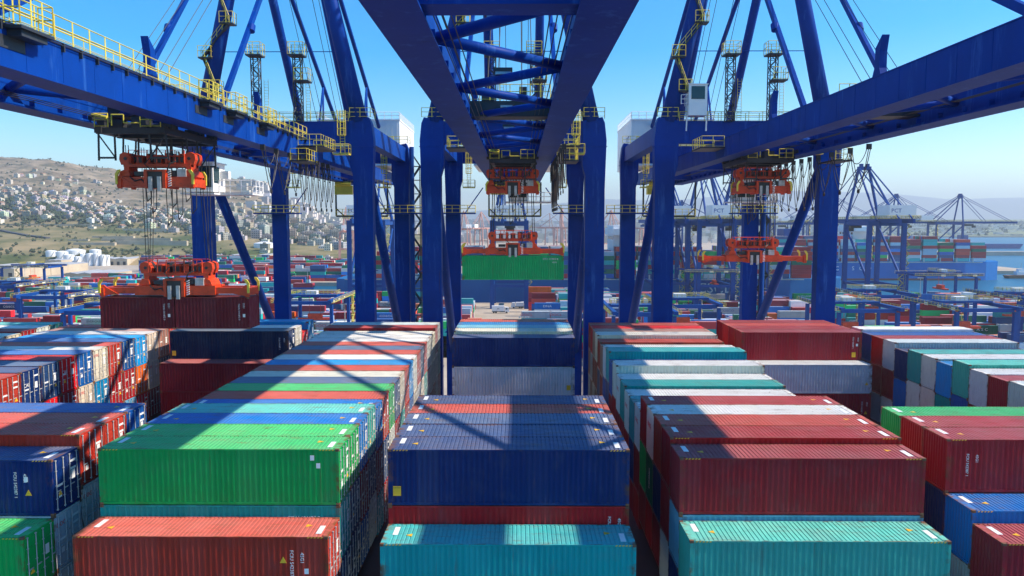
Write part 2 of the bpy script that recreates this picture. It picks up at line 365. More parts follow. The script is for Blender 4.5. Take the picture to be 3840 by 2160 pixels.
# -- maroon-fronted bay
for k, v, c, kd in [(-1, 2026, ['mint green', 'navy blue'], 'hh'), (0, 1715.8, ['maroon', 'light blue', 'navy blue'], 'hhh'), (1, 1639, ['dark red', 'maroon', 'white'], 'hhh'), (2, 1592.3, ['coral red', 'navy blue', 'maroon'], 'hhs'), (3, 1552.3, ['cream', 'dark green', 'dark red'], 'hhs'),
 (4, 1515, ['dark red', 'green', 'maroon'], 'hhs'), (5, 1538, ['white', 'maroon', 'dark red'], 'hhs'), (6, 1512, ['teal', 'navy blue', 'maroon'], 'hhs'), (7, 1485, ['white', 'dark red', 'slate blue'], 'hhs'), (8, 1446, ['teal', 'maroon', 'white'], 'hhs'), (9, 1422.4, ['white', 'maroon', 'teal'], 'hhs'),
 (10, 1369.6, ['white', 'dark red', 'slate blue'], 'hhs'), (11, 1366, ['blue', 'maroon', 'navy blue'], 'hhs'), (12, 1317.4, ['teal', 'slate blue', 'maroon'], 'hhs'), (13, 1308, ['white', 'blue', 'maroon'], 'hhs'), (14, 1304, ['pale brown', 'maroon', 'pale grey'], 'hhs'),
 (15, 1283, ['coral red', 'slate blue', 'pale brown'], 'hhs'), (16, 1255.8, ['cream', 'dark red', 'pale brown'], 'hhs'), (17, 1243.4, ['pale brown', 'maroon', 'cream'], 'hhs'), (18, 1231.7, ['bright red', 'pale grey', 'pale brown'], 'hhs'), (19, 1219.8, ['coral red', 'pale brown', 'pale grey'], 'hhs')]:
    stack('C', k, v, c, kd)
# -- the two bays beside them
for k, v, c, kd in [(-1, 2024, ['green', 'navy blue'], 'hh'), (0, 1731, ['navy blue', 'pale grey', 'white'], 'hhh'), (1, 1634, ['rust red', 'white', 'white'], 'hhh'), (2, 1590.5, ['coral red', 'dark red'], 'hh'), (3, 1549, ['blue', 'navy blue'], 'hh'),
 (15, 1364, ['maroon', 'maroon'], 'hh'), (16, 1243, ['navy blue', 'maroon'], 'hh'), (17, 1231, ['white', 'navy blue'], 'hs'), (18, 1248, ['bright red'], 's'), (19, 1208, ['sky blue'], 'h')]:
    stack('A', k, v, c, kd)
CONT[('A', 16, 0)].color = (.004, .015, .06, 1)
for k, v, c, kd in [(-1, 2033, ['maroon', 'navy blue'], 'hh'), (0, 1910, ['bright blue', 'pale grey'], 'hh'), (1, 1643.7, ['maroon', 'navy blue'], 'hh'), (2, 1596, ['dark red', 'navy blue'], 'hh'), (3, 1558, ['green', 'maroon'], 'hh'),
 (15, 1366, ['pale grey', 'maroon'], 'hh'), (16, 1245, ['maroon', 'maroon'], 'hh'), (17, 1232, ['dark red'], 'h'), (18, 1221, ['coral red'], 'h'), (19, 1209.5, ['dark red'], 'h')]:
    stack('D', k, v, c, kd)
# -- outer bays
for k, v, c, kd in [(7, 1428, ['rust red', 'dark red', 'maroon'], 'hhh'), (8, 1400.8, ['navy blue', 'maroon', 'blue'], 'hhh'), (9, 1375.6, ['slate blue', 'bright red', 'navy blue'], 'hhh'), (10, 1353, ['bright red', 'dark red', 'maroon'], 'hhh'), (11, 1332, ['blue', 'cream', 'navy blue'], 'hhh'), (12, 1317, ['cream', 'sky blue', 'dark red'], 'hhh'),
 (13, 1300, ['coral red', 'dark red', 'maroon'], 'hhs'), (14, 1283.4, ['blue', 'dark red', 'light blue'], 'hhh'), (15, 1270.8, ['sky blue', 'orange', 'bright red'], 'hhh'), (16, 1255.5, ['cream', 'cream', 'maroon'], 'hhh'), (17, 1243.7, ['pale brown', 'navy blue', 'maroon'], 'hhs'), (18, 1230, ['coral red', 'dark green', 'navy blue'], 'hhs'), (19, 1229, ['green', 'dark green'], 'hh')]:
    stack('A2', k, v, c, kd, smooth=(0, 1) if k in (12, 16) else ())
for k, v, c in [(15, 1280, 'white'), (16, 1264, 'cream'), (17, 1246, 'dark red'), (18, 1233, 'white'), (19, 1220, 'mint green')]: stack('A3', k, v, [c, 'maroon'], 'hh')
for k, v, c, kd in [(5, 1505, ['maroon', 'white', 'navy blue'], 'hhh'), (6, 1500, ['maroon', 'pale grey', 'teal'], 'hhh'), (7, 1450, ['pale grey', 'white', 'maroon'], 'hhh'), (8, 1428, ['maroon', 'dark red', 'navy blue'], 'hhh'), (9, 1401, ['white', 'maroon', 'blue'], 'hhh'), (10, 1365.7, ['mint green', 'blue', 'maroon'], 'hhh'), (11, 1370, ['sky blue', 'teal', 'maroon'], 'hhh'), (12, 1343, ['white', 'cream', 'pale grey'], 'hhh'),
 (13, 1324, ['mint green', 'white', 'maroon'], 'hhh'), (14, 1319, ['navy blue', 'bright blue', 'green'], 'hhh'), (15, 1282.6, ['pale grey', 'maroon', 'white'], 'hhh'), (16, 1268.7, ['dark red', 'maroon', 'grey blue'], 'hhh'), (17, 1255, ['blue', 'navy blue'], 'hh'), (18, 1233.5, ['white', 'maroon'], 'hh')]:
    stack('E', k, v, c, kd, smooth=(0,) if k == 18 else ())
# -- writing on the containers
def code(key, body, dx, z, mat='white_mark', size=.26, turn=-90): text(body, size, mat, CONT[key], (dx, -CW / 2 - .008, z), 'front', turn, 'container_code')
text('CSLU 604627 7', .26, 'white_mark', CONT[('B', 0, 1)], (4.25, -CW / 2 - .008, 2.25), 'front', 0, 'container_code')
text('45G1', .22, 'white_mark', CONT[('B', 0, 1)], (4.0, -CW / 2 - .008, 1.93), 'front', 0, 'container_code')
for key, dx, z, s in ((('B', -1, 0), 4.35, 1.5, .24), (('A', 0, 0), 4.2, 1.6, .22), (('A', 1, 0), 4.2, 1.6, .22), (('M', 0, 1), 5.1, 1.7, .22), (('D', 15, 0), 5.2, 1.5, .2), (('D', 15, 1), 5.2, 1.5, .2), (('D', 16, 0), 5.2, 1.8, .2), (('A', 16, 0), 5.2, 1.6, .2), (('D', 1, 0), -5.0, 1.5, .2)):
    code(key, 'FCIU 542387 1', dx, z, size=s); code(key, '45G1', dx + .5, z + .35, size=s)
SQ = MB(); SQ.box(-.2, .2, -.25, .25, 0, .007, 0); SQ = SQ.mesh('caution_label', [M['yellow_mark']])
SQB = MB(); SQB.box(-.10, .10, -.13, .13, 0, .007, 0); SQB = SQB.mesh('notice_label', [M['white_mark']])
def sticker(key, me, dx, z, nm):
    o = put(nm, me, CONT[key], (dx, -CW / 2 - .004, z)); o.rotation_euler = (R(90), 0, 0); return o
for key, dx, z in ((('M', 0, 0), -5.65, .75), (('B', -1, 0), 5.0, .55), (('D', 16, 0), 5.3, .6), (('A', 16, 0), -5.7, .6), (('M', 15, 1), 5.5, .8)): 
    o = sticker(key, SQ, dx, z, 'caution_label'); 
    if key == ('M', 0, 0): text('CAUTION', .085, 'dark', o, (0, .17, .009), 'top', 0)
for key, dx, z in ((('B', 0, 0), 4.75, 2.45), (('B', 0, 0), 5.05, 2.05), (('B', -1, 0), 5.05, 1.2), (('A', 0, 0), 4.75, 1.9), (('D', 16, 0), 5.6, 1.6)): sticker(key, SQB, dx, z, 'notice_label')
for key, dx, z in ((('B', -1, 0), 3.95, 1.75), (('A', 0, 0), 4.85, 1.2), (('D', 15, 0), 5.6, 1.0), (('D', 15, 1), 5.6, 1.0)):
    o = sticker(key, TRI, dx, z, 'warning_triangle')
for key, body, y, z, s, mt in ((('A2', 8, 0), 'CAI', -.62, 1.75, .42, 'white_mark'), (('A2', 10, 0), 'CAI', -.62, 1.75, .42, 'white_mark'), (('A2', 12, 0), 'OOCL', -.62, 2.35, .34, 'red_mark'), (('A2', 11, 1), 'OOCL', -.62, 2.3, .34, 'red_mark'), (('A2', 16, 1), 'OOCL', -.55, 2.3, .34, 'red_mark'), (('A2', 14, 1), 'tex', -.62, 2.0, .5, 'white_mark'), (('A2', 15, 0), 'COSCO', -.62, 2.4, .2, 'white_mark'), (('A', 0, 1), 'OOCL', -.6, 2.3, .34, 'red_mark'), (('A', 1, 1), 'OOCL', -.6, 2.3, .34, 'red_mark')):
    text(body, s, mt, CONT[key], (CL / 2 + .004, y, z), 'right', 0, 'company_lettering')
for key in (('C', 5, 0), ('C', 7, 0), ('C', 9, 0), ('C', 3, 0)): text('OOCL', .42, 'red_mark', CONT[key], (-CL / 2 - .002, .25, 1.85), 'left', 0, 'company_lettering')
text('EVERGREEN', .3, 'white_mark', CONT[('C', 3, 1)], (-CL / 2 - .002, 0, 1.5), 'left', 90, 'company_lettering', .8)
text('tex', .7, 'white_mark', CONT[('E', 13, 2)], (-CL / 2 - .002, .3, 2.3), 'left', 0, 'company_lettering')
text('中远集团', .75, 'blue_mark', CONT[('E', 15, 0)], (-3.6, -CW / 2 - .004, 2.0), 'front', 0, 'company_lettering')

# ------------------------------------------------------------------ quay cranes
def Z(a): return H + a
RAILM = [M['yellow']]
def make_crane():
    root = empty('quay_crane', (0, 0, 0))
    def leg(sx, Y, name='leg'):
        b = MB()
        pts = [(8.75, 1.6), (8.75, Z(5.6)), (8.40, Z(6.8)), (8.35, Z(12.15)), (10.75, Z(12.6)), (11.05, Z(11.9)), (11.28, Z(9.8)), (11.1, Z(4)), (11.1, 1.6)]
        b.prism([(sx * x, z) for x, z in pts], Y, Y + 1.5)
        for zz in (Z(9.1), Z(-6), Z(-18)): b.box(*sorted((sx * 8.68, sx * 11.36)), Y - .05, Y + 1.55, zz, zz + .06)
        return b.build(name, M['blue'], root)
    for Y in (93.2, 123.8):
        for sx in (-1, 1):
            leg(sx, Y)
            b = MB()
            for i in range(4):
                for dx in (-2.2, 2.2):
                    b.tube((sx * 9.9 + dx + (i - 1.5) * .95, Y + .2, .45), (sx * 9.9 + dx + (i - 1.5) * .95, Y + 1.3, .45), .42, 12)
            b.box(*sorted((sx * 5.6, sx * 14.2)), Y + .3, Y + 1.2, .6, 1.6)
            b.build('wheel_bogie', M['blue'], root)
    for Y in (93.35, 123.95):
        b = MB(); b.box(-8.35, 8.35, Y, Y + 1.2, Z(9.55), Z(12.08)); b.box(-8.35, 8.35, Y - .1, Y + 1.3, Z(9.47), Z(9.55)); b.box(-8.35, 8.35, Y - .1, Y + 1.3, Z(12.08), Z(12.14))
        for i in range(-7, 8, 2): b.box(i - .03, i + .03, Y - .04, Y, Z(9.55), Z(12.08))
        b.build('portal_beam', M['blue'], root)
        b = MB(); b.rail([(-11, Y - .3, Z(12.6)), (-8.5, Y - .3, Z(12.6))], m=0); b.rail([(-8.3, Y - .1, Z(12.14)), (8.3, Y - .1, Z(12.14))]); b.rail([(-8.3, Y + 1.25, Z(12.14)), (8.3, Y + 1.25, Z(12.14))]); b.rail([(8.5, Y - .3, Z(12.6)), (11, Y - .3, Z(12.6)), (11.2, Y + 1.6, Z(12.6))])
        b.build('beam_railing', M['yellow'], root)
    for sx in (-1, 1):
        b = MB(); b.box(*sorted((sx * 9.2, sx * 10.7)), 94.7, 123.8, Z(9.7), Z(11.9)); b.build('side_beam', M['blue'], root)
        b = MB(); b.box(*sorted((sx * 9.2, sx * 10.6)), 94.7, 123.8, 13.0, 14.6); b.build('side_beam', M['blue'], root)
        b = MB(); b.tube((sx * 9.9, 95.2, Z(7.6)), (sx * 9.9, 124.0, Z(-21)), .62, 14); b.build('diagonal_brace', M['blue'], root, smooth=True)
        b = MB(); b.tube((sx * 9.9, 94.4, Z(-21)), (sx * 9.9, 108, 14.4), .5, 12); b.build('diagonal_brace', M['blue'], root, smooth=True)
        b = MB(); b.tube((sx * 9.5, 94.0, Z(12.1)), (sx * 3.0, 94.0, Z(41)), 1.0, 18, r2=.75); b.build('mast', M['blue'], root, smooth=True)
        b = MB(); b.tube((sx * 3.8, 120.6, Z(9)), (sx * 3.3, 94.4, Z(38.5)), .58, 14); b.build('backstay', M['blue'], root, smooth=True)
        b = MB(); b.tube((sx * 3.8, 152, Z(10.3)), (sx * 3.3, 94.6, Z(40.5)), .33, 10); b.tube((sx * 3.7, 128.5, Z(10)), (sx * 3.6, 128.7, Z(22.4)), .16, 6); b.tube((sx * 3.7, 123.2, Z(10)), (sx * 3.6, 128.7, Z(22.4)), .16, 6)
        b.build('backstay', M['blue'], root, smooth=True)
        b = MB(); b.beam((sx * 3.9, 64.6, Z(9.4)), (sx * 3.2, 93.6, Z(40)), .34, .5); b.tube((sx * 3.9, 72.6, Z(17.7)), (sx * 3.9, 72.9, Z(18.3)), .36, 10); b.build('forestay', M['blue'], root)
        b = MB(); b.beam((sx * 3.9, 36.0, Z(9.4)), (sx * 3.2, 93.3, Z(41)), .3, .45); b.build('forestay', M['blue'], root)
        b = MB()
        for d in (.9, 1.7): b.tube((sx * d, 58.0, Z(9.6)), (sx * d * .9, 93.5, Z(41.2)), .035, 4)
        for d in (1.2, 2.1): b.tube((sx * d, 122, Z(12)), (sx * d * .9, 94.5, Z(41)), .04, 4)
        b.build('boom_hoist_rope', M['rubber'], root)
    b = MB(); b.box(-3.9, 3.9, 93.2, 95, Z(40.2), Z(42)); b.build('apex_beam', M['blue'], root)
    b = MB(); b.tube((-5.5, 94, Z(27.6)), (5.5, 94, Z(27.6)), .05, 5); b.tube((-7, 94, Z(20.5)), (7, 94, Z(20.5)), .05, 5); b.build('mast_tie', M['blue'], root)
    # boom
    for sx in (-1, 1):
        b = MB()
        xi, xo = 3.12, 4.57
        b.box(*sorted((sx * xi, sx * xo)), 22.5, 152, Z(7.36), Z(9.34))
        b.box(*sorted((sx * (xi - .05), sx * (xo + .06))), 22.5, 152, Z(9.34), Z(9.40)); b.box(*sorted((sx * (xi - .42), sx * (xo + .06))), 22.5, 152, Z(7.29), Z(7.36))
        b.box(*sorted((sx * (xi - .36), sx * (xi - .24))), 22.5, 152, Z(7.36), Z(7.5))
        y = 26.0
        while y < 150: b.box(*sorted((sx * xo, sx * (xo + .015))), y, y + .05, Z(7.37), Z(9.33)); b.box(*sorted((sx * (xi - .34), sx * xi)), y, y + .06, Z(7.36), Z(7.9)); y += 3.05
        g = b.build('boom_girder', M['blue'], root)
        for i in range(3):
            y = (30 + i * 21.5); b = MB()
            b.prism([(y, Z(9.4)), (y + 1.5, Z(9.4)), (y + 1.0, Z(10.4)), (y + 1.0, Z(11.6)), (y + .1, Z(12.3)), (y + .35, Z(11.3)), (y + .35, Z(10.2))], sx * 3.75, sx * 3.75 + .5, 0, 'x'); b.build('boom_bracket', M['blue'], root)
    b = MB(); y = 29.2; s = 1
    while y < 88:
        b.tube((s * 3.1, y, Z(8.35)), (-s * 3.1, y + 6.4, Z(8.35)), .27, 12); y += 6.4; s = -s
    b.build('boom_bracing', M['blue'], root, smooth=True)
    for Y in (27.4, 88.5, 112, 138, 150.5):
        b = MB(); b.box(-3.1, 3.1, Y, Y + 1.5, Z(7.6), Z(9.3)); b.build('cross_beam', M['blue'], root)
    b = MB()
    for x in (-2.55, -2.2, -1.9, 1.9, 2.2, 2.55): b.tube((x, 27, Z(8.0 + .1 * x)), (x, 150, Z(8.0 + .1 * x)), .028, 4)
    for x in (-2.7, 2.7): b.tube((x, 27, Z(9.0)), (x, 150, Z(9.0)), .03, 4)
    b.build('hoist_rope', M['rubber'], root)
    # walkway with railing along the boom
    w = MB()
    for i in range(40): w.box(4.57, 4.75, 23 + i * 1.65, 23.10 + i * 1.65, Z(8.98), Z(9.44))
    for z in (9.30, 9.42): w.tube((4.72, 22.5, Z(z)), (4.72, 88, Z(z)), .03, 5)
    w.box(4.0, 4.6, 22.5, 88, Z(9.41), Z(9.46))
    for Y in (36.5, 58.5, 64, 72): w.box(4.6, 5.5, Y, Y + 2.6, Z(9.1), Z(9.25)); w.box(4.6, 5.3, Y + .3, Y + 2.3, Z(8.8), Z(9.1)); w.box(4.58, 4.61, Y - .6, Y + 1.6, Z(8.2), Z(8.8))
    wk = w.build('boom_walkway', M['dark'], root)
    b = MB(); b.rail([(4.66, 22.5, Z(9.46)), (4.66, 88, Z(9.46))], 1.3, 1.65, .036); b.tube((4.6, 22.5, Z(10.05)), (4.6, 88, Z(10.05)), .045, 5); b.rail([(3.4, 22.5, Z(9.46)), (3.4, 88, Z(9.46))], 1.2, 3.3, .022)
    for Y in (36.5, 58.5, 64, 72): b.rail([(4.7, Y, Z(9.3)), (5.45, Y, Z(9.3)), (5.45, Y + 2.6, Z(9.3)), (4.7, Y + 2.6, Z(9.3))], 1.4, .9, .036)
    b.build('walkway_railing', M['yellow'], root)
    b = MB(); b.box(-3.1, 3.1, 60, 61.2, Z(8.25), Z(9.35)); b.box(-3.3, 3.3, 59.6, 61.6, Z(8.1), Z(8.25)); b.box(-2.2, -1.2, 59.9, 61, Z(9.35), Z(10.1)); b.box(.7, 1.3, 59.9, 61, Z(9.35), Z(10.4)); b.build('service_bridge', M['dark'], root)
    b = MB(); b.rail([(-3.1, 59.7, Z(9.35)), (3.1, 59.7, Z(9.35))], 1.2, .8, .03); b.build('bridge_railing', M['yellow'], root)
    # hinge platforms in yellow at the portal
    for sx, y0 in ((1, 84), (-1, 86)):
        b = MB(); b.box(*sorted((sx * 4.7, sx * 7.4)), y0, 90.5, Z(8.2), Z(8.35)); p = b.build('hinge_platform', M['dark'], root)
        b = MB(); b.rail([(sx * 4.8, y0, Z(8.35)), (sx * 7.3, y0, Z(8.35)), (sx * 7.3, 90.4, Z(8.35)), (sx * 4.8, 90.4, Z(8.35))], 1.2, 1.0, .028); b.build('platform_railing', M['yellow'], p)
    b = MB(); b.box(5.0, 6.9, 80, 84, Z(6.3), Z(6.45))
    for i in range(9): b.box(5.6, 6.6, 84 - i * .3, 84.25 - i * .3, Z(8.2 - i * .2), Z(8.25 - i * .2))
    p = b.build('hinge_platform', M['dark'], root)
    b = MB(); b.rail([(5.1, 80, Z(6.45)), (6.8, 80, Z(6.45)), (6.8, 84, Z(6.45)), (6.8, 84, Z(8.3))], 1.2, 1.0, .028); b.build('platform_railing', M['yellow'], p)
    # caged ladders in yellow by the portal legs
    def cage(x, y, z0, z1, name='caged_ladder'):
        b = MB()
        for dx in (-.28, .28): b.tube((x + dx, y, z0), (x + dx, y, z1), .035, 4)
        z = z0 + .2
        while z < z1: b.tube((x - .28, y, z), (x + .28, y, z), .025, 4); z += .33
        z = z0 + 2.2
        while z < z1 + .1:
            ring = [(x + .5 * math.cos(t), y - .45 + .5 * math.sin(t), z) for t in [i * math.pi / 4 - .3 for i in range(9)]]
            b.path(ring, .03, 4); z += .8
        for t in range(5):
            a = math.pi + t * math.pi / 4
            b.tube((x + .5 * math.cos(a), y - .45 + .5 * math.sin(a), z0 + 2.2), (x + .5 * math.cos(a), y - .45 + .5 * math.sin(a), z1), .03, 4)
        b.box(x - .9, x + 1.0, y - 1.3, y, z0 - .15, z0); b.rail([(x - .9, y - 1.3, z0), (x + 1, y - 1.3, z0), (x + 1, y, z0)], 1.1, .9, .032)
        return b.build(name, M['yellow'], root)
    cage(7.55, 93.2, Z(8.2), Z(13.4)); cage(-7.3, 123.7, Z(5.6), Z(11.6)); cage(7.3, 123.7, Z(5.6), Z(11.6))
    # lattice towers on the portal
    for sx in (-1, 1):
        b = MB(); x = sx * 2.5; w = .45; Y = 92.6
        for dx in (-w, w):
            for dy in (-w, w): b.tube((x + dx, Y + dy, Z(12)), (x + dx, Y + dy, Z(20)), .07, 4)
        for i in range(9):
            z = Z(12 + i * .9); s = 1 if i % 2 else -1
            for d in (-w, w): b.tube((x - w * s, Y + d, z), (x + w * s, Y + d, z + .9), .045, 4); b.tube((x + d, Y - w * s, z), (x + d, Y + w * s, z + .9), .045, 4)
            for d in (-w, w): b.tube((x - w, Y + d, z), (x + w, Y + d, z), .04, 4)
        b.box(x - .9, x + .9, Y - 1.0, Y + .7, Z(19.6), Z(19.75))
        if sx > 0: b.box(x - .2, x + 1.5, Y - 1.0, Y + .7, Z(16.6), Z(16.75))
        t = b.build('access_tower', M['dark'], root)
        b = MB(); b.rail([(x - .9, Y - 1, Z(19.75)), (x + .9, Y - 1, Z(19.75)), (x + .9, Y + .7, Z(19.75)), (x - .9, Y + .7, Z(19.75)), (x - .9, Y - 1, Z(19.75))], 1.4, .8, .035)
        if sx > 0: b.rail([(x - .2, Y - 1, Z(16.75)), (x + 1.5, Y - 1, Z(16.75)), (x + 1.5, Y + .7, Z(16.75))], 1.4, .8, .035)
        b.build('tower_cage', M['yellow'], t); b = MB()
        for dx in (.9, 1.4): b.tube((x + dx, Y + .1, Z(12.2)), (x + dx, Y + .1, Z(17)), .03, 4)
        for i in range(14): b.tube((x + .9, Y + .1, Z(12.4 + i * .33)), (x + 1.4, Y + .1, Z(12.4 + i * .33)), .02, 4)
        b.build('tower_ladder', M['yellow'], t)
    # stairs and small platforms on the left mast
    for i, z in enumerate((15.5, 19.5, 23.5, 27.3, 31)):
        f = (z - 12.1) / 28.9; x = -9.5 + 6.5 * f; s = -1 if i % 2 else 1
        b = MB(); b.box(x + s * .9 - .7, x + s * .9 + .9, 92.7, 94, Z(z), Z(z + .15)); pl = b
        x2 = x + 6.5 * 4 / 28.9
        pl.beam((x + s * 1.3, 93.2, Z(z)), (x2 - s * 1.1, 93.2, Z(z + 4)), .7, .12)
        p = pl.build('mast_platform', M['dark'], root)
        b = MB(); b.rail([(x + s * .9 - .7, 92.7, Z(z + .15)), (x + s * .9 + .9, 92.7, Z(z + .15)), (x + s * .9 + .9, 94, Z(z + .15))], 1.3, .8, .035); b.rail([(x + s * 1.3, 92.9, Z(z)), (x2 - s * 1.1, 92.9, Z(z + 4))], 1.0, 1.0, .03)
        b.build('platform_railing', M['yellow'], p)
    # stair tower and platforms on the rear leg
    b = MB(); x0, x1 = 11.4, 12.9
    for x in (x0, x1):
        for y in (123.9, 125.4): b.tube((x, y, 2), (x, y, Z(9)), .07, 4)
    z = 2.0; s = 1
    while z < Z(8):
        b.beam((x0 if s > 0 else x1, 124.2, z), (x1 if s > 0 else x0, 124.2, z + 2.2), .1, .22); b.beam((x1 if s > 0 else x0, 125, z + 2.2), (x0 if s > 0 else x1, 125, z + 4.4), .1, .22)
        b.box(x0, x1, 123.9, 125.4, z + 2.15, z + 2.22); z += 2.2; s = -s
    b.build('stair_tower', M['dark'], root)
    b = MB(); b.tube((11.7, 123.4, 2), (11.7, 123.4, Z(12)), .38, 10); b.build('lift_shaft', M['blue_far'], root)
    for sx in (-1, 1):
        b = MB(); b.box(*sorted((sx * 6.2, sx * 13.6)), 122.2, 123.7, Z(1.3), Z(1.5)); b.tube((sx * 8, 122.8, Z(1.3)), (sx * 5, 122.8, Z(5.5)), .09, 5); p = b.build('leg_platform', M['blue'], root)
        b = MB(); b.rail([(sx * 6.2, 122.2, Z(1.5)), (sx * 13.6, 122.2, Z(1.5))], 1.2, 1.2, .045); b.build('platform_railing', M['yellow'], p)
    # open service frame under the rear of the girders
    b = MB()
    for x in (-4.75, 4.75): b.beam((x, 141, Z(1.1)), (x, 141, Z(7.3)), .28, .28)
    b.beam((-4.75, 141, Z(1.1)), (4.75, 141, Z(1.1)), .28, .28)
    for s_ in (-1, 1): b.beam((s_ * 4.75, 141, Z(2.5)), (s_ * 3.2, 141, Z(1.1)), .2, .2)
    p = b.build('service_frame', M['dark'], root)
    b = MB(); b.rail([(-4.75, 140.8, Z(1.2)), (4.75, 140.8, Z(1.2))], 1.2, 1.2, .04); b.build('frame_railing', M['yellow'], p)
    b = MB(); b.box(-4.4, -1.2, 138.5, 140, Z(5.0), Z(6.6)); b.tube((-4.2, 138.4, Z(6.9)), (-1.4, 138.4, Z(6.9)), .4, 10); b.build('service_hoist', M['yellow'], root)
    # machinery house
    b = MB(); b.box(-7.4, 7.4, 139, 158, Z(10.2), Z(18.2))
    for i in range(-7, 8): b.box(i - .04, i + .04, 138.96, 139, Z(10.3), Z(18.1)); b.box(-7.44, -7.4, 140 + i * 1.2 + 8, 140.08 + i * 1.2 + 8, Z(10.3), Z(18.1)); b.box(7.4, 7.44, 140 + i * 1.2 + 8, 140.08 + i * 1.2 + 8, Z(10.3), Z(18.1))
    b.box(-7.5, 7.5, 138.9, 158.1, Z(18.2), Z(18.4)); h = b.build('machinery_house', M['white'], root)
    b = MB(); b.rail([(-7.4, 158, Z(18.4)), (-7.4, 139, Z(18.4)), (7.4, 139, Z(18.4)), (7.4, 158, Z(18.4))], 1.3, 1.3, .05); b.build('roof_railing', M['white'], h)
    b = MB(); b.rail([(-8.4, 126, Z(12.7)), (8.4, 126, Z(12.7))], 1.2, 1.5, .05); b.rail([(-8.6, 138, Z(12.5)), (8.6, 138, Z(12.5))], 1.2, 1.5, .05); b.build('deck_railing', M['yellow'], h)
    text('PCT', 1.8, 'blue_mark', h, (-7.46, 143, Z(15)), 'left', 0)
    # floodlights under the bracing
    for y in (33, 45.2, 58, 71):
        b = MB(); b.box(-.8, .3, y, y + .7, Z(8.75), Z(8.95)); b.box(-.7, .2, y + .1, y + .6, Z(8.6), Z(8.75), 1); b.build('floodlight', [M['dark'], M['white']], root)
    # festoon cable loops under the near girder
    b = MB(); y = 78.0; n = 0
    sp = [72, 76, 80.5, 84, 86.5, 89, 91.5, 94, 96.5, 99]
    for a, c in zip(sp, sp[1:]):
        for dx, dep in ((0, 4.2), (.18, 3.6), (-.15, 1.6)):
            D = dep * (1.25 if c - a < 3.4 else .9)
            ps = []
            for i in range(13):
                t = i / 12; ps.append((4.9 + dx, a + (c - a) * (t if D < 2 else .5 + (t - .5) * (1 - .35 * math.sin(math.pi * t))), Z(7.0) - D * (1 - (2 * t - 1) ** 2) ** .8))
            b.path(ps, .04, 4)
        b.box(4.7, 5.1, a - .15, a + .15, Z(6.75), Z(7.25)); b.tube((4.9, a + (c - a) / 2, Z(7.0) - 4.2 * (1.25 if c - a < 3.4 else .9) - .25), (5.0, a + (c - a) / 2, Z(7.0) - 4.2 * (1.25 if c - a < 3.4 else .9) - .25), .22, 10)
    b.build('festoon_cable', M['rubber'], root)
    return root
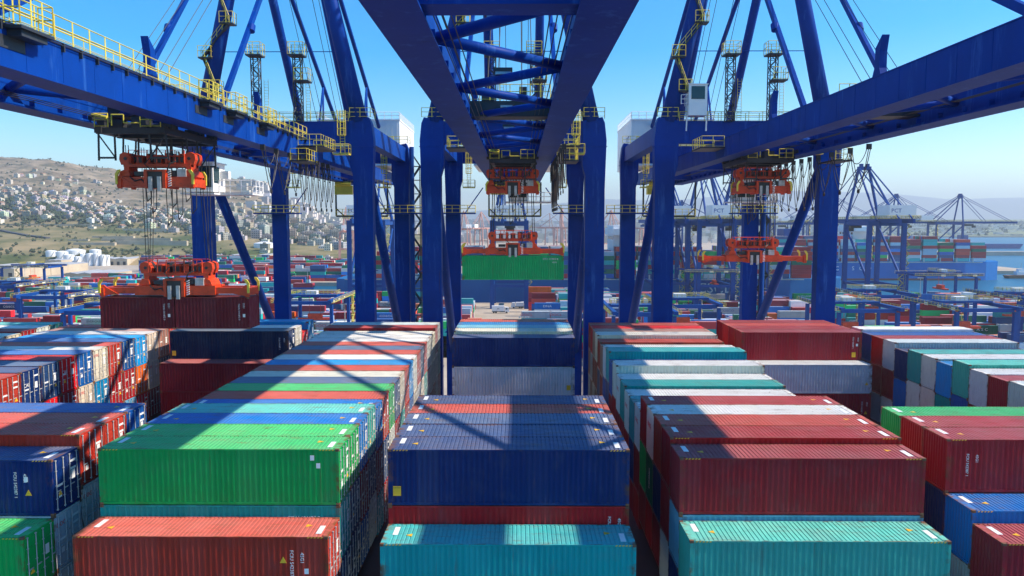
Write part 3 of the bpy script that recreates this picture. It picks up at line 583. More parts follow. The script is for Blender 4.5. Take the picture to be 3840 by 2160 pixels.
def make_trolley(root):
    # stands at its own origin on the rails; its place along the boom is the object's location
    t = empty('trolley'); t.parent = root
    b = MB()
    for sx in (-1, 1): b.box(*sorted((sx * 2.72, sx * 3.0)), -5, 5, 7.5, 7.9); b.box(*sorted((sx * 2.1, sx * 2.6)), -5, 5, 6.6, 7.1)
    for y in (-4.8, -1.8, 1.8, 4.6): b.box(-2.6, 2.6, y, y + .3, 6.55, 7.0)
    for sx in (-1, 1):
        for y in (-4, 4): b.box(*sorted((sx * 2.2, sx * 2.9)), y - .3, y + .3, 7.0, 7.6)
    for x, y, s in ((-1.6, -3.3, .9), (.2, -3.4, 1.1), (1.5, 2.4, .8), (-1.2, 2.8, 1.0), (1.6, -2.6, .7), (-.4, .4, .8)): b.box(x - s / 2, x + s / 2, y - s / 2, y + s / 2, 7.0, 7.0 + s * .8); b.tube((x - s, y + s * .6, 7.3), (x + s, y + s * .6, 7.3), .24, 10)
    for x in (-2.5, -1.3, 1.3, 2.5):
        for y in (-4.6, -1, 1, 4.6): b.beam((x, y, 6.6), (x * 1.05, y * .97, 4.6), .11, .11)
    for y in (-4.6, 4.6): b.beam((-2.6, y, 4.8), (-1.3, y, 4.8), .12, .14); b.beam((1.3, y, 4.8), (2.6, y, 4.8), .12, .14); b.beam((-2.5, y, 6.5), (-1.3, y, 4.8), .08, .08); b.beam((2.5, y, 6.5), (1.3, y, 4.8), .08, .08)
    fr = b.build('trolley_frame', M['dark'], t)
    b = MB(); b.rail([(-2.5, -5.1, 7.0), (-1.5, -5.1, 7.0)], 1.0, 1.0, .035); b.rail([(.9, -5.1, 7.0), (2.4, -5.1, 7.0)], 1.0, .8, .035)
    b.tube((-2.6, -5.2, 7.9), (-1.5, -5.2, 7.7), .12, 8); b.path([(-1.2, -5.15, 7.1), (-1.2, -5.15, 7.9), (-.3, -5.15, 7.9), (-.3, -5.15, 7.3), (.9, -5.15, 7.3)], .05, 5)
    b.build('trolley_railing', M['yellow'], t)
    # operator cab behind the hoists
    b = MB(); b.box(-.6, 1.8, 5.8, 8.6, 2.7, 5.2); b.box(-.75, 1.95, 5.65, 8.75, 5.2, 5.32); b.box(-1.0, 2.0, 5.5, 8.8, 2.45, 2.6); b.box(-.9, 4.9, 8.8, 9.8, 2.45, 2.6); b.box(1.8, 4.9, 6.9, 8.8, 2.45, 2.6)
    for x in (-.3, 1.5): b.box(x - .08, x + .08, 7.2, 7.36, 5.3, 6.0)
    cab = b.build('operator_cab', M['white'], t)
    b = MB(); b.box(-.45, .5, 5.74, 5.8, 3.1, 4.9); b.box(.65, 1.65, 5.74, 5.8, 3.1, 4.9); b.box(1.8, 1.85, 6.0, 7.2, 3.5, 4.9); b.box(-.65, -.6, 6.0, 8.2, 3.0, 4.9); b.build('cab_window', M['glass'], t)
    b = MB(); b.box(1.85, 2.55, 7.5, 8.1, 3.9, 4.6); b.build('air_conditioner', M['white'], t)
    b = MB(); b.rail([(1.9, 6.9, 2.6), (4.9, 6.9, 2.6), (4.9, 9.8, 2.6)], 1.15, .9, .04); b.build('cab_railing', M['white'], t)
    b = MB()
    for i, x in enumerate((-1.7, -1.4, -.2, .1, .5, 1.1, 1.5)):
        dep = 3.5 + (i * 37 % 5) * .5
        b.path([(x, 1.2 + .2 * i, 5.9), (x - .25, 1.2 + .2 * i, 5.0 - dep * .5), (x - .15, 1.2 + .2 * i, 5.2 - dep), (x + .2, 1.2 + .2 * i, 5.2 - dep * .9), (x + .25, 1.4 + .2 * i, 5.9)], .04, 4)
    b.build('hanging_cable', M['rubber'], t)
    return t
def make_spreader(half, wide=True):
    """half: half length of the telescopic beam. Origin: underside of the beam, middle."""
    root = empty('container_spreader')
    b = MB()
    b.box(-half + .25, half - .25, -.95, -.45, .22, .74); b.box(-half + .25, half - .25, .45, .95, .22, .74)
    m = min(3.3, half - .2)
    b.box(-m, m, -1.05, -.35, .12, .88); b.box(-m, m, .35, 1.05, .12, .88)
    for x in (-m + .1, -1.1, .75, m - .4): b.box(x, x + .35, -.35, .35, .2, .9)
    bm = b.build('telescopic_beam', [M['orange']], root)
    for sx in (-1, 1):
        b = MB(); xa, xb = sorted((sx * (half - .35), sx * half)); b.box(xa, xb, -1.22, 1.22, .1, .72); b.prism([(sx * (half - 1.4), .25), (sx * (half - .3), .05), (sx * half, .05), (sx * half, .95), (sx * (half - .3), .95), (sx * (half - .5), .75)], -1.1, -.96)
        for y in (-1.12, 1.0): b.box(xa, xb, y, y + .12, -.02, .12)
        b.build('end_beam', [M['orange']], root)
        for y in (-1.3, 1.1):
            b = MB(); b.prism([(sx * (half - .1), .3), (sx * (half + .06), .3), (sx * (half + .08), 1.1), (sx * (half - .12), 1.42), (sx * (half - .32), 1.45), (sx * (half - .3), 1.3), (sx * (half - .1), 1.0)], y, y + .15); b.build('flipper', [M['yellow']], root)
    b = MB()
    for x in (-.85, .6): b.box(x, x + .25, -1.25, 1.1, .0, 1.3)
    b.box(-.85, .85, -1.25, 1.1, 1.3, 1.45); b.box(-.6, .6, -1.12, -1.02, .0, 1.3, 1)
    for x in (-.5, .2): b.box(x, x + .28, -1.3, -1.1, -.2, .9, 2)
    b.build('twin_lock_frame', [M['orange'], M['dark'], M['steel']], root)
    b = MB(); b.box(-1.75, -.9, -.9, .2, 1.0, 1.3); b.box(.95, 1.5, -.9, .2, 1.0, 1.4); b.build('valve_block', [M['dark']], root)
    b = MB()
    for i in range(7): b.prism([(.98, .1 + i * .18), (1.22, .2 + i * .18), (1.22, .29 + i * .18), (.98, .19 + i * .18)], -1.12, -1.06)
    b.build('hazard_stripes', [M['white_mark']], root)
    b = MB(); b.box(1.65, 2.35, -1.0, -.2, .9, 1.5); b.build('hydraulic_unit', [M['steel']], root)
    b = MB(); b.path([(-2.0, -1.1, .9), (-1.6, -1.15, .55), (-1.1, -1.12, .7), (-.8, -1.2, .4)], .05, 5); b.path([(.9, -1.15, 1.2), (1.2, -1.2, 1.9), (1.6, -.9, 2.1)], .05, 5); b.path([(-.4, -.9, 1.4), (-.9, -.95, 1.9), (-.5, -.8, 2.4)], .04, 5); b.build('hose', [M['rubber']], root)
    hb = MB()
    for sx in (-1, 1):
        hb.box(*sorted((sx * 2.25, sx * 2.65)), -.7, .7, .9, 2.35); hb.prism([(sx * 2.1, 1.0), (sx * 3.0, .9), (sx * 2.85, 1.5), (sx * 2.6, 1.7), (sx * 2.2, 1.6)], -.9, .9)
    hb.box(-2.65, 2.65, -.75, -.4, 2.05, 2.4); hb.box(-2.65, 2.65, .4, .75, 2.05, 2.4)
    for x in (-1.5, 0, 1.4): hb.box(x, x + .25, -.4, .4, 2.1, 2.38)
    head = hb.build('head_block', [M['orange']], root)
    for sx in (-1, 1):
        b = MB(); b.prism([(sx * 2.1, 2.35), (sx * 2.85, 2.3), (sx * 3.0, 2.9), (sx * 2.95, 3.5), (sx * 2.6, 3.75), (sx * 2.25, 3.6), (sx * 2.05, 3.0)], -.7, -.2); b.prism([(sx * 2.1, 2.35), (sx * 2.85, 2.3), (sx * 3.0, 2.9), (sx * 2.95, 3.5), (sx * 2.6, 3.75), (sx * 2.25, 3.6), (sx * 2.05, 3.0)], .2, .7)
        b.build('sheave_housing', [M['orange']], root)
        b = MB(); b.tube((sx * 2.5, -.2, 2.33), (sx * 2.5, .2, 2.33), .45, 16); b.tube((sx * 2.5, -.75, 2.33), (sx * 2.5, .75, 2.33), .13, 8); b.build('sheave', [M['dark']], root)
    b = MB()
    for x, w, z, mi in ((-1.7, .5, 1.0, 0), (-.9, .35, 1.2, 1), (-.3, .6, 1.05, 0), (.55, .5, 1.25, 1), (1.2, .5, 1.0, 0), (1.75, .3, 1.2, 0)):
        b.box(x, x + w, -.6, .5, 2.4, 2.4 + z, mi); b.box(x + .05, x + w - .05, -.64, -.6, 2.55, 2.2 + z, 1 - mi)
    b.build('hoist_gear', [M['orange'], M['dark']], root)
    b = MB(); b.rail([(-2.2, -.8, 2.4), (2.2, -.8, 2.4)], 1.55, .75, .035); b.rail([(-2.2, .8, 2.4), (2.2, .8, 2.4)], 1.55, 1.1, .035); b.build('head_block_rail', [M['orange']], root)
    for ch in root.children:
        if ch.name.split('.')[0] in ('head_block', 'sheave_housing', 'hoist_gear', 'head_block_rail'):
            for v in ch.data.vertices:
                if v.co.z > .9: v.co.z = .9 + (v.co.z - .9) * .68
    return root
def ropes(root, ztop):
    b = MB()
    for x in (-2.62, -2.38, 2.38, 2.62):
        for y in (-.3, .3): b.tube((x, y, 2.5), (x * .9, y * 3, ztop), .03, 4)
    b.build('hoist_rope', [M['rubber']], root)
CX = (-28.8, -.65, 27.65)
crane = make_crane()
cranes = [crane, copy_tree(crane), copy_tree(crane)]
TRY = (62.0, 90.5, 89.8)
order = cranes
for o, x in zip(order, CX): o.location.x = x
for o, l in zip(order, ('tall blue quay crane with sunlit boom girder, lifting two maroon containers', 'tall blue quay crane seen from under its boom, lifting the green container', 'tall blue quay crane with shaded boom and small white cabin on its portal')):
    tag(o, l, 'quay crane', 'blue quay cranes over the ship')
for o, y in zip(order, TRY):
    if o is order[0]: tr = make_trolley(o); tr.location = (0, y, H)
    else: tr = copy_tree(list(c for c in order[0].children if c.name.startswith('trolley') and c.type == 'EMPTY')[0], o); tr.location = (0, y, H)
# checker's cabin on the right hand crane
b = MB(); b.box(-7.4, -5.2, 92.5, 94.3, Z(12.7), Z(16.3)); b.box(-7.5, -5.1, 92.4, 94.4, Z(16.3), Z(16.4))
for x in (-7.5, -5.15): b.tube((x, 92.9, Z(12.7)), (x - .05, 92.9, Z(10.9)), .09, 6)
cb = b.build('checker_cabin', M['white'], order[2])
b = MB(); b.box(-7.1, -5.5, 92.45, 92.5, Z(14.6), Z(16.1)); b.build('cabin_window', M['glass'], cb)
b = MB(); b.rail([(-8.3, 92.5, Z(14)), (-7.5, 92.5, Z(14)), (-7.5, 94.3, Z(14))], 1.1, .8, .04); b.build('cabin_railing', M['white'], cb)
# spreaders: one low, one raised at every crane
wide, narrow = make_spreader(6.1), make_spreader(3.0)
SP = [(wide, CX[0] + .75, 62.9, Z(-6.05), 12.2, 'orange extended spreader holding the two maroon containers'),
      (None, CX[1] + .0, 92.6, Z(-3.95), 10, 'orange extended spreader locked onto the hanging green container'),
      (None, CX[2] + .1, 91.0, Z(-4.75), 10.5, 'orange extended spreader hanging empty in front of the shaded boom')]
SN = [(narrow, CX[0] + .45, 61.0, Z(2.65), 3.6, 'orange retracted spreader hoisted up beneath the sunlit boom'),
      (None, CX[1] + .0, 88.0, Z(3.2), 2.9, 'orange retracted spreader hoisted up between the girders of the middle boom'),
      (None, CX[2] - .3, 87.0, Z(3.15), 2.9, 'orange retracted spreader hoisted up beneath the shaded boom')]
for lst, proto in ((SP, wide), (SN, narrow)):
    for o, x, y, z, rt, l in lst:
        o = o or copy_tree(proto); o.location = (x, y, z)
        tag(o, l, 'spreader', 'orange container spreaders under the cranes')
for lst in (SP, SN):
    for i, (o, x, y, z, rt, l) in enumerate(lst):
        r = [q for q in col.objects if q.get('label') == l][0]
        ropes(r, Z(6.0) - z)
# hanging containers
for s, l in ((-1, 'left one of the two short maroon containers hanging from the spreader'), (1, 'right one of the two short maroon containers hanging from the spreader')):
    o = put('shipping_container', BODY20, None, (CX[0] + .75 + s * 3.07, 62.9, Z(-6.1) - 2.591)); o.color = (.17, .014, .024, .1); tag(o, l, 'container', 'containers hanging from the cranes')
    text('TGHU 341872 0', .2, 'white_mark', o, (2.2, -CW / 2 - .006, 1.4), 'front', -90, 'container_code'); text('22G1', .2, 'white_mark', o, (2.6, -CW / 2 - .006, 1.9), 'front', -90, 'container_code')
    sq = put('notice_label', SQB, o, (2.6, -CW / 2 - .004, 1.1)); sq.rotation_euler = (R(90), 0, 0)
o = put('shipping_container', BODY[('h', False, False)], None, (CX[1], 92.6, Z(-4.0) - 2.896)); o.color = (.004, .42, .13, .1)
tag(o, 'green container hanging from the middle crane above the quay', 'container', 'containers hanging from the cranes')
text('EITU 117810 8', .3, 'white_mark', o, (4.5, -CW / 2 - .006, 2.5), 'front', 0, 'container_code'); text('45G1', .26, 'white_mark', o, (5.0, -CW / 2 - .006, 2.1), 'front', 0, 'container_code')

# ------------------------------------------------------------------ the ship under the containers
hull = paint('ship_hull_blue', (.02, .10, .30), .5, .15, .1); hred = paint('ship_deck_red', (.20, .05, .04), .7, .2, .2)
def ship(name, x0, x1, y0, y1, zd, label, bow=1, mat=None):
    b = MB(); k = 26
    pl = [(x0, y0 + 4), (x0 + 6, y0)] + [(x1 - k * 1.6, y0), (x1 - k * .8, y0 + (y1 - y0) * .06), (x1 - k * .25, y0 + (y1 - y0) * .2), (x1, (y0 + y1) / 2), (x1 - k * .25, y1 - (y1 - y0) * .2), (x1 - k * .8, y1 - (y1 - y0) * .06), (x1 - k * 1.6, y1)] + [(x0 + 6, y1), (x0, y1 - 4)]
    if bow < 0: pl = [(x0 + x1 - x, y) for x, y in pl][::-1]
    b.prism(pl, -3.5, zd, 0, 'z')
    o = b.build(name, [mat or hull], None)
    tag(o, label, 'container ship', 'container ships moored in the harbour'); return o
own = ship('container_ship', -250, 190, 30.5, 89.2, Z(-20.6), 'blue container ship under the near stacks, lying below the three quay cranes')
b = MB(); b.box(-245, 170, 34, 88.5, Z(-20.6), Z(-20.5)); b.build('hatch_cover', [hred], own)

# ------------------------------------------------------------------ water, ground, hills
m, nt, b_ = newmat('harbour_water'); setp(b_, .35, 0, .22); b_.inputs['Base Color'].default_value = (.003, .10, .20, 1)
n_ = noise(nt, .5, 4, .6, 'Object', (1, 2.2, 1)); bp = node(nt, 'ShaderNodeBump'); bp.inputs['Strength'].default_value = .35; bp.inputs['Distance'].default_value = .4
nt.links.new(n_.outputs[0], bp.inputs['Height']); nt.links.new(bp.outputs[0], b_.inputs['Normal']); M['water'] = m
b = MB(); n = b.pts([(-14000, -250, -3), (14000, -250, -3), (14000, 15500, -3), (-14000, 15500, -3)]); b.face([n, n + 1, n + 2, n + 3]); tag(b.build('sea', M['water']), kind='structure')
M['ground'] = paint('quay_concrete', (.42, .35, .27), .9, .22, .03, ((.16, .15, .14), .09, (1, 4, 1), .6))
def sheet(name, polys, z, zb, mat):
    b = MB()
    for p in polys: b.prism(p, zb, z, 0, 'z')
    return tag(b.build(name, mat), kind='structure')
sheet('ground', [[(-2500, 91.3), (700, 91.3), (700, 455), (-2500, 455)], [(-2500, 455), (-176, 455), (-168, 470), (-176, 608), (-2500, 608)],
                 [(-2500, 608), (-60, 608), (60, 760), (520, 760), (560, 1700), (-2500, 1700)], [(-9000, 1700), (560, 1700), (900, 2600), (13000, 2600), (13000, 15400), (-9000, 15400)]], 0, -3.6, M['ground'])
m, nt, b_ = newmat('hillside'); setp(b_, .95, 0, .1)
g = node(nt, 'ShaderNodeNewGeometry'); sp_ = node(nt, 'ShaderNodeSeparateXYZ'); nt.links.new(g.outputs['Position'], sp_.inputs[0])
rock = ramp(nt, noise(nt, .012, 9, .72, 'Object', (1, 1, 2.5)).outputs[0], .34, .66, (.11, .082, .050, 1), (.43, .34, .23, 1)).outputs[0]
scrub = ramp(nt, noise(nt, .022, 9, .75).outputs[0], .47, .60).outputs[0]
c1 = mix(nt, mix(nt, .75, (0, 0, 0), scrub), rock, (.075, .078, .045))
grass = ramp(nt, noise(nt, .010, 7, .65).outputs[0], .38, .62, (.085, .105, .035, 1), (.34, .26, .14, 1)).outputs[0]
zz = node(nt, 'ShaderNodeMapRange'); nt.links.new(sp_.outputs['Z'], zz.inputs[0]); zz.inputs[1].default_value = 44; zz.inputs[2].default_value = 58
nt.links.new(mix(nt, zz.outputs[0], grass, c1), b_.inputs['Base Color']); M['hill'] = m
UN = [-500, 0, 200, 450, 700, 850, 960, 1084, 1243, 1400, 1600]
DN = [850, 1000, 1200, 1500, 1900, 2300, 2700, 3200]
VT = [[978, 905, 840, 735, 640, 600, 640, 700], [975, 900, 838, 740, 650, 594, 640, 700], [975, 905, 845, 750, 660, 600, 640, 700], [978, 910, 852, 775, 705, 647, 690, 740], [980, 915, 862, 795, 715, 657, 700, 750], [981, 920, 872, 808, 735, 666, 705, 760],
      [982, 925, 884, 825, 760, 690, 722, 770], [983, 930, 894, 850, 802, 752, 772, 800], [983, 937, 901, 870, 848, 835, 838, 842], [983, 941, 908, 884, 869, 860, 856, 852], [984, 944, 913, 889, 873, 862, 856, 850]]
from mathutils import noise as mn
def smooth(t): return t * t * (3 - 2 * t)
def lerp_i(x, N):
    if x <= N[0]: return 0, 0.0
    for i in range(len(N) - 1):
        if x <= N[i + 1]: return i, (x - N[i]) / (N[i + 1] - N[i])
    return len(N) - 2, 1.0
def terrain(u, D):
    i, s = lerp_i(u, UN); j, t = lerp_i(D, DN)
    v = (VT[i][j] * (1 - s) + VT[i + 1][j] * s) * (1 - t) + (VT[i][j + 1] * (1 - s) + VT[i + 1][j + 1] * s) * t
    z = H + (833 - v) / F * D
    X = (u - 1944) / F * D; k = max(0, min(1, (z - 20) / 90))
    z += k * (26 * mn.noise((X * .0035, D * .0035, 1)) + 15 * (.5 - abs(mn.noise((X * .008, D * .008, 5)))) - 5 + 5 * mn.noise((X * .03, D * .03, 9)))
    return X, z
b = MB(); us = list(range(-500, 1601, 14)); ds = [850 + 24 * i for i in range(98)]
for D in ds:
    for u in us: X, z = terrain(u, D); b.v.append((X, D, z if D > 851 else -1))
W_ = len(us)
for j in range(len(ds) - 1):
    for i in range(W_ - 1): q = j * W_ + i; b.face([q, q + 1, q + 1 + W_, q + W_])
tag(b.build('hills', M['hill'], smooth=True), kind='structure')
# far mountains across the bay
M['mount'] = paint('far_mountain', (.16, .17, .16), .95, .2, .0006)
b = MB(); prof = [(-1500, 800), (1300, 812), (1700, 800), (2250, 742), (2500, 752), (2900, 712), (3150, 716), (3400, 728), (3560, 748), (3760, 735), (4100, 745), (4600, 770), (5200, 800)]
top = []; N = 120
for i in range(N + 1):
    u = -1500 + 6700 * i / N; k, t = lerp_i(u, [p[0] for p in prof]); v = prof[k][1] * (1 - t) + prof[k + 1][1] * t
    v += 5 * mn.noise((u * .006, 3, 0)) + 2.5 * mn.noise((u * .03, 8, 0)); top.append((u, v))
rows = 6
for r in range(rows + 1):
    D = 10500 + 3000 * r / rows
    for u, v in top:
        z = (H + (833 - v) / F * 12500) * smooth(r / (rows - 1)) if r < rows else 0
        z += 30 * mn.noise((u * .02, r * 1.3, 2)) * (0 < r < rows - 1)
        b.v.append(((u - 1944) / F * D, D, z))
for r in range(rows):
    for i in range(N): q = r * (N + 1) + i; b.face([q, q + 1, q + N + 2, q + N + 1])
tag(b.build('mountains', M['mount'], smooth=True), kind='structure')
# green plain of the far coast
M['plain'] = paint('coastal_plain', (.16, .19, .09), .95, .35, .004)
b = MB(); us = [560 + 700 * i for i in range(18)]
for j, D in enumerate((2620, 2900, 3500, 4500, 6500)):
    for i, x in enumerate(us): b.v.append((x * (D / 2620), D, (1, 12, 22, 40, 75)[j] + 8 * mn.noise((x * .004, D * .002, 4)) * (j > 0)))
for j in range(4):
    for i in range(17): q = j * 18 + i; b.face([q, q + 1, q + 19, q + 18])
tag(b.build('terrain', M['plain'], smooth=True), kind='structure')

# ------------------------------------------------------------------ houses on the slope
def wallmat():
    m, nt, b = newmat('house_wall'); setp(b, .9, 0, .2); oi = node(nt, 'ShaderNodeObjectInfo'); n = noise(nt, .3, 3)
    nt.links.new(mix(nt, ramp(nt, n.outputs[0], .35, .7).outputs[0], oi.outputs['Color'], mix(nt, .2, oi.outputs['Color'], (.3, .27, .22))), b.inputs['Base Color']); return m
M['wall'] = wallmat(); M['tile'] = paint('roof_tiles', (.36, .19, .12), .9, .25, .5); M['window'] = paint('window_glass', (.03, .04, .05), .2, .2)
def house_mesh(w, d, fl, kind):
    b = MB(); h = fl * 3.1
    b.box(-w / 2, w / 2, -d / 2, d / 2, -6, h)
    for f in range(fl):
        n = max(2, int(w / 3.2))
        for i in range(n):
            x = -w / 2 + (i + .5) * w / n; b.box(x - .65, x + .65, -d / 2 - .04, -d / 2, f * 3.1 + .9, f * 3.1 + 2.4, 1)
        n = max(2, int(d / 3.5))
        for i in range(n):
            y = -d / 2 + (i + .5) * d / n; b.box(w / 2, w / 2 + .04, y - .6, y + .6, f * 3.1 + .9, f * 3.1 + 2.4, 1)
        if kind == 'balcony' or (kind == 'flat' and f): b.box(-w / 2 - .2, w / 2 + .2, -d / 2 - 1.3, -d / 2, f * 3.1 - .1, f * 3.1 + .1); b.box(-w / 2 - .2, w / 2 + .2, -d / 2 - 1.34, -d / 2 - 1.26, f * 3.1 + .1, f * 3.1 + .95)
    if kind == 'tile':
        b.prism([(-w / 2 - .4, h), (w / 2 + .4, h), (0, h + w * .22)], -d / 2 - .4, d / 2 + .4, 2)
    else:
        for a in ((-w / 2, w / 2, -d / 2, -d / 2 + .25), (-w / 2, w / 2, d / 2 - .25, d / 2), (-w / 2, -w / 2 + .25, -d / 2 + .25, d / 2 - .25), (w / 2 - .25, w / 2, -d / 2 + .25, d / 2 - .25)): b.box(*a, h, h + .8)
        b.box(-w * .2, w * .15, -d * .1, d * .3, h, h + 2.3)
    return b.mesh('house', [M['wall'], M['window'], M['tile']])
HM = [('small red-roofed house', house_mesh(9, 8, 1, 'tile'), 7), ('two-storey red-roofed house', house_mesh(10, 9, 2, 'tile'), 8), ('two-storey flat-roofed house', house_mesh(11, 9, 2, 'flat'), 8), ('three-storey house with balconies', house_mesh(12, 10, 3, 'balcony'), 9), ('low flat-roofed house', house_mesh(13, 8, 1, 'flat'), 9)]
AM = [('three-storey apartment block', house_mesh(14, 11, 3, 'balcony'), 10), ('four-storey apartment block', house_mesh(13, 11, 4, 'balcony'), 10), ('long three-storey office block', house_mesh(22, 11, 3, 'flat'), 15), ('five-storey apartment tower', house_mesh(11, 11, 5, 'balcony'), 9)]
WC = [('white', (.74, .74, .72)), ('cream', (.68, .62, .50)), ('white', (.76, .76, .75)), ('ochre', (.58, .46, .30)), ('pale grey', (.56, .56, .54)), ('white', (.78, .78, .77)), ('cream', (.70, .66, .56)), ('pale grey', (.46, .45, .42))]
hs = []; rh = random.Random(11)
def place(kinds, u, D, zone, grp):
    X, z = terrain(u, D)
    if kinds is HM and mn.noise((u * .016, D * .012, 2)) < -.12: return False
    kn, me, r_ = rh.choice(kinds)
    for (a, c, q, *_x) in hs:
        if abs(a - X) < (r_ + q) * .75 and abs(c - D) < (r_ + q) * 1.0: return False
    cn, cc = rh.choice(WC); o = put('apartment_building' if kinds is AM else 'house', me, None, (X, D, z)); o.rotation_euler.z = rh.uniform(-.5, .4); o.color = (*[min(1, c * rh.uniform(.85, 1.1) * (.60 if kinds is AM else .82) * (1, .97, .9)[i]) for i, c in enumerate(cc)], 1)
    hs.append((X, D, r_, o, u, cn, kn, zone, grp)); return True
def scatter(n, kinds, u0, u1, dfun, zone, grp):
    k = 0; t = 0
    while k < n and t < n * 30:
        t += 1; u = rh.uniform(u0, u1); D = dfun(u)
        k += place(kinds, u, D, zone, grp)
G1 = 'houses of the hillside village'
scatter(52, HM, -20, 330, lambda u: rh.gauss(1390, 60) + u * .25, 'left end of village', G1)
scatter(66, HM, 330, 640, lambda u: rh.gauss(1400, 70) + (u - 330) * .05, 'middle of hillside village', G1)
scatter(24, HM, -20, 420, lambda u: rh.gauss(1560, 50), 'upper edge of village', G1)
scatter(9, HM, 60, 300, lambda u: rh.gauss(1900, 40), 'high slope below the ridge', G1)
scatter(26, HM, 640, 760, lambda u: rh.gauss(1330, 60), 'village edge near the tanks', G1)
scatter(44, AM, 790, 1010, lambda u: rh.gauss(1330, 130), 'town behind left crane', 'blocks of the town below the hill')
scatter(44, AM, 1010, 1330, lambda u: rh.gauss(1450, 200), 'town beyond the basin', 'blocks of the town below the hill')
zones = {}
for h in hs: zones.setdefault((h[7], h[5], h[6]), []).append(h)
for (zn, cn, kn), L in zones.items():
    L.sort(key=lambda h: uof(h[3].location))
    for i, h in enumerate(L):
        o = h[3]; pos = '' if len(L) == 1 else (', %s from the left' % ordinal(i))
        tag(o, '%s %s, %s%s' % (cn, kn, zn, pos), 'house' if kn.find('house') > 0 else 'building', h[8])
vb = MB(); rv = random.Random(17); occ = [(h[0], h[1], h[2]) for h in hs]
def more(n, u0, u1, df):
    k = 0
    for t in range(n * 12):
        if k >= n: break
        u = rv.uniform(u0, u1); D = df(u); X, z = terrain(u, D); r_ = rv.uniform(3.5, 6.5)
        if any(abs(a - X) < (r_ + c) * .7 and abs(b_ - D) < r_ + c for a, b_, c in occ): continue
        
        if u < 760 and mn.noise((u * .016, D * .012, 2)) < -.05: continue
        occ.append((X, D, r_)); k += 1; h_ = rv.choice((3.2, 5.8, 6.4, 8.6)); g = rv.choice((.3, .42, .5, .6, .72)) * rv.uniform(.85, 1.1); cc = (g, g * rv.uniform(.86, .98), g * rv.uniform(.66, .92)); d = r_ * rv.uniform(.7, 1)
        vb.box(X - r_, X + r_, D - d, D + d, z - 5, z + h_, 0, cc, skip='b'); vb.box(X - r_ - .3, X + r_ + .3, D - d - .3, D + d + .3, z + h_ + .01, z + h_ + .35, 0, rv.choice((cc, cc, (.34, .15, .09), (.3, .28, .25)))); vb.box(X - r_ * .5, X + r_ * .2, D - d * .2, D + d * .5, z + h_ + .35, z + h_ + 2, 0, cc, skip='b')
        for f in range(int(h_ // 2.8)):
            q = X - r_ + 1
            while q < X + r_ - 1.2: vb.box(q, q + 1.2, D - d - .05, D - d, z + f * 2.8 + .9, z + f * 2.8 + 2.2, 0, (.06, .07, .08), skip='b'); q += 2.6
more(85, -20, 340, lambda u: rv.gauss(1400, 70) + u * .2); more(105, 330, 660, lambda u: rv.gauss(1390, 75)); more(34, -20, 460, lambda u: rv.gauss(1570, 70)); more(45, 640, 800, lambda u: rv.gauss(1340, 70)); more(190, 780, 1340, lambda u: rv.gauss(1420, 190)); more(8, 40, 420, lambda u: rv.gauss(1850, 90))
# trees and scrub on the slope: too many to count
M['leaf'] = paint('scrub_leaves', (.045, .062, .026), .9, .4, .06)
def blob(b, x, y, z, r, rs):
    for q in range(4):
        cx, cy, cz = x + rs.uniform(-.5, .5) * r, y + rs.uniform(-.5, .5) * r, z + rs.uniform(.1, .8) * r; s = r * rs.uniform(.4, .75)
        n = b.pts([(cx + s * rs.uniform(.7, 1.2) * a, cy + s * rs.uniform(.7, 1.2) * c, cz + s * rs.uniform(.7, 1.2) * e) for a, c, e in ((1, 0, 0), (-1, 0, 0), (0, 1, 0), (0, -1, 0), (0, 0, 1), (0, 0, -.7))])
        for f in ((0, 2, 4), (2, 1, 4), (1, 3, 4), (3, 0, 4), (2, 0, 5), (1, 2, 5), (3, 1, 5), (0, 3, 5)): b.face([n + i for i in f])
b = MB(); rs = random.Random(3)
for i in range(1500):
    u = rs.uniform(-40, 1250); D = rs.uniform(1250, 2350)
    if mn.noise((u * .012, D * .006, 3)) < -.05: continue
    X, z = terrain(u, D); blob(b, X, D, z, rs.uniform(1.6, 4.2), rs)
for i in range(2600):
    u = rs.uniform(-20, 1000); D = rs.gauss(1400, 90) if u < 640 else rs.gauss(1340, 130)
    if D < 1180: continue
    X, z = terrain(u, D); blob(b, X, D, z, rs.uniform(2.5, 6), rs)
for i in range(500): u = rs.uniform(960, 1400); D = rs.uniform(1100, 1800); X, z = terrain(u, D); blob(b, X, D, z, rs.uniform(3, 6), rs)
VB = vb
for i in range(500):
    u = rs.uniform(-20, 900); D = rs.choice((rs.gauss(905, 22), rs.gauss(1180, 18), rs.uniform(860, 1150))); X, z = terrain(u, max(D, 852)); blob(b, X, max(D, 852), z, rs.uniform(1.2, 3.4), rs)
tag(b.build('scrub', M['leaf']), 'dark green scrub and trees scattered over the stony hillside and village', 'scrub', None, 'stuff')
# terraces, road, sheds, tanks
M['sand'] = paint('sandstone_wall', (.48, .40, .29), .9, .2, .08)
for i, (u0, u1, v, D, hh) in enumerate(((345, 500, 890, 1060, 4), (380, 640, 898, 1020, 4.5), (255, 330, 902, 1015, 4), (275, 430, 914, 975, 4), (430, 700, 908, 985, 4), (0, 380, 846, 1195, 6), (460, 625, 862, 1160, 5))):
    a, c = at(u0, v, D), at(u1, v, D); b = MB(); b.box(a.x, c.x, D, D + 5, a.z - 7, a.z + hh * .4)
    tag(b.build('terrace_wall', M['sand']), 'long sandy terrace wall on the grassy slope, %s from the bottom up' % ordinal([3, 0, 0, 0, 0, 0, 0][0] + [5, 4, 2, 0, 1, 6, 3][i]), 'wall', 'terrace walls on the grassy slope')
b = MB(); pr = [(u, 868 + (u + 20) * .29, 1115 - (u + 20) * .4) for u in range(-20, 190, 15)]
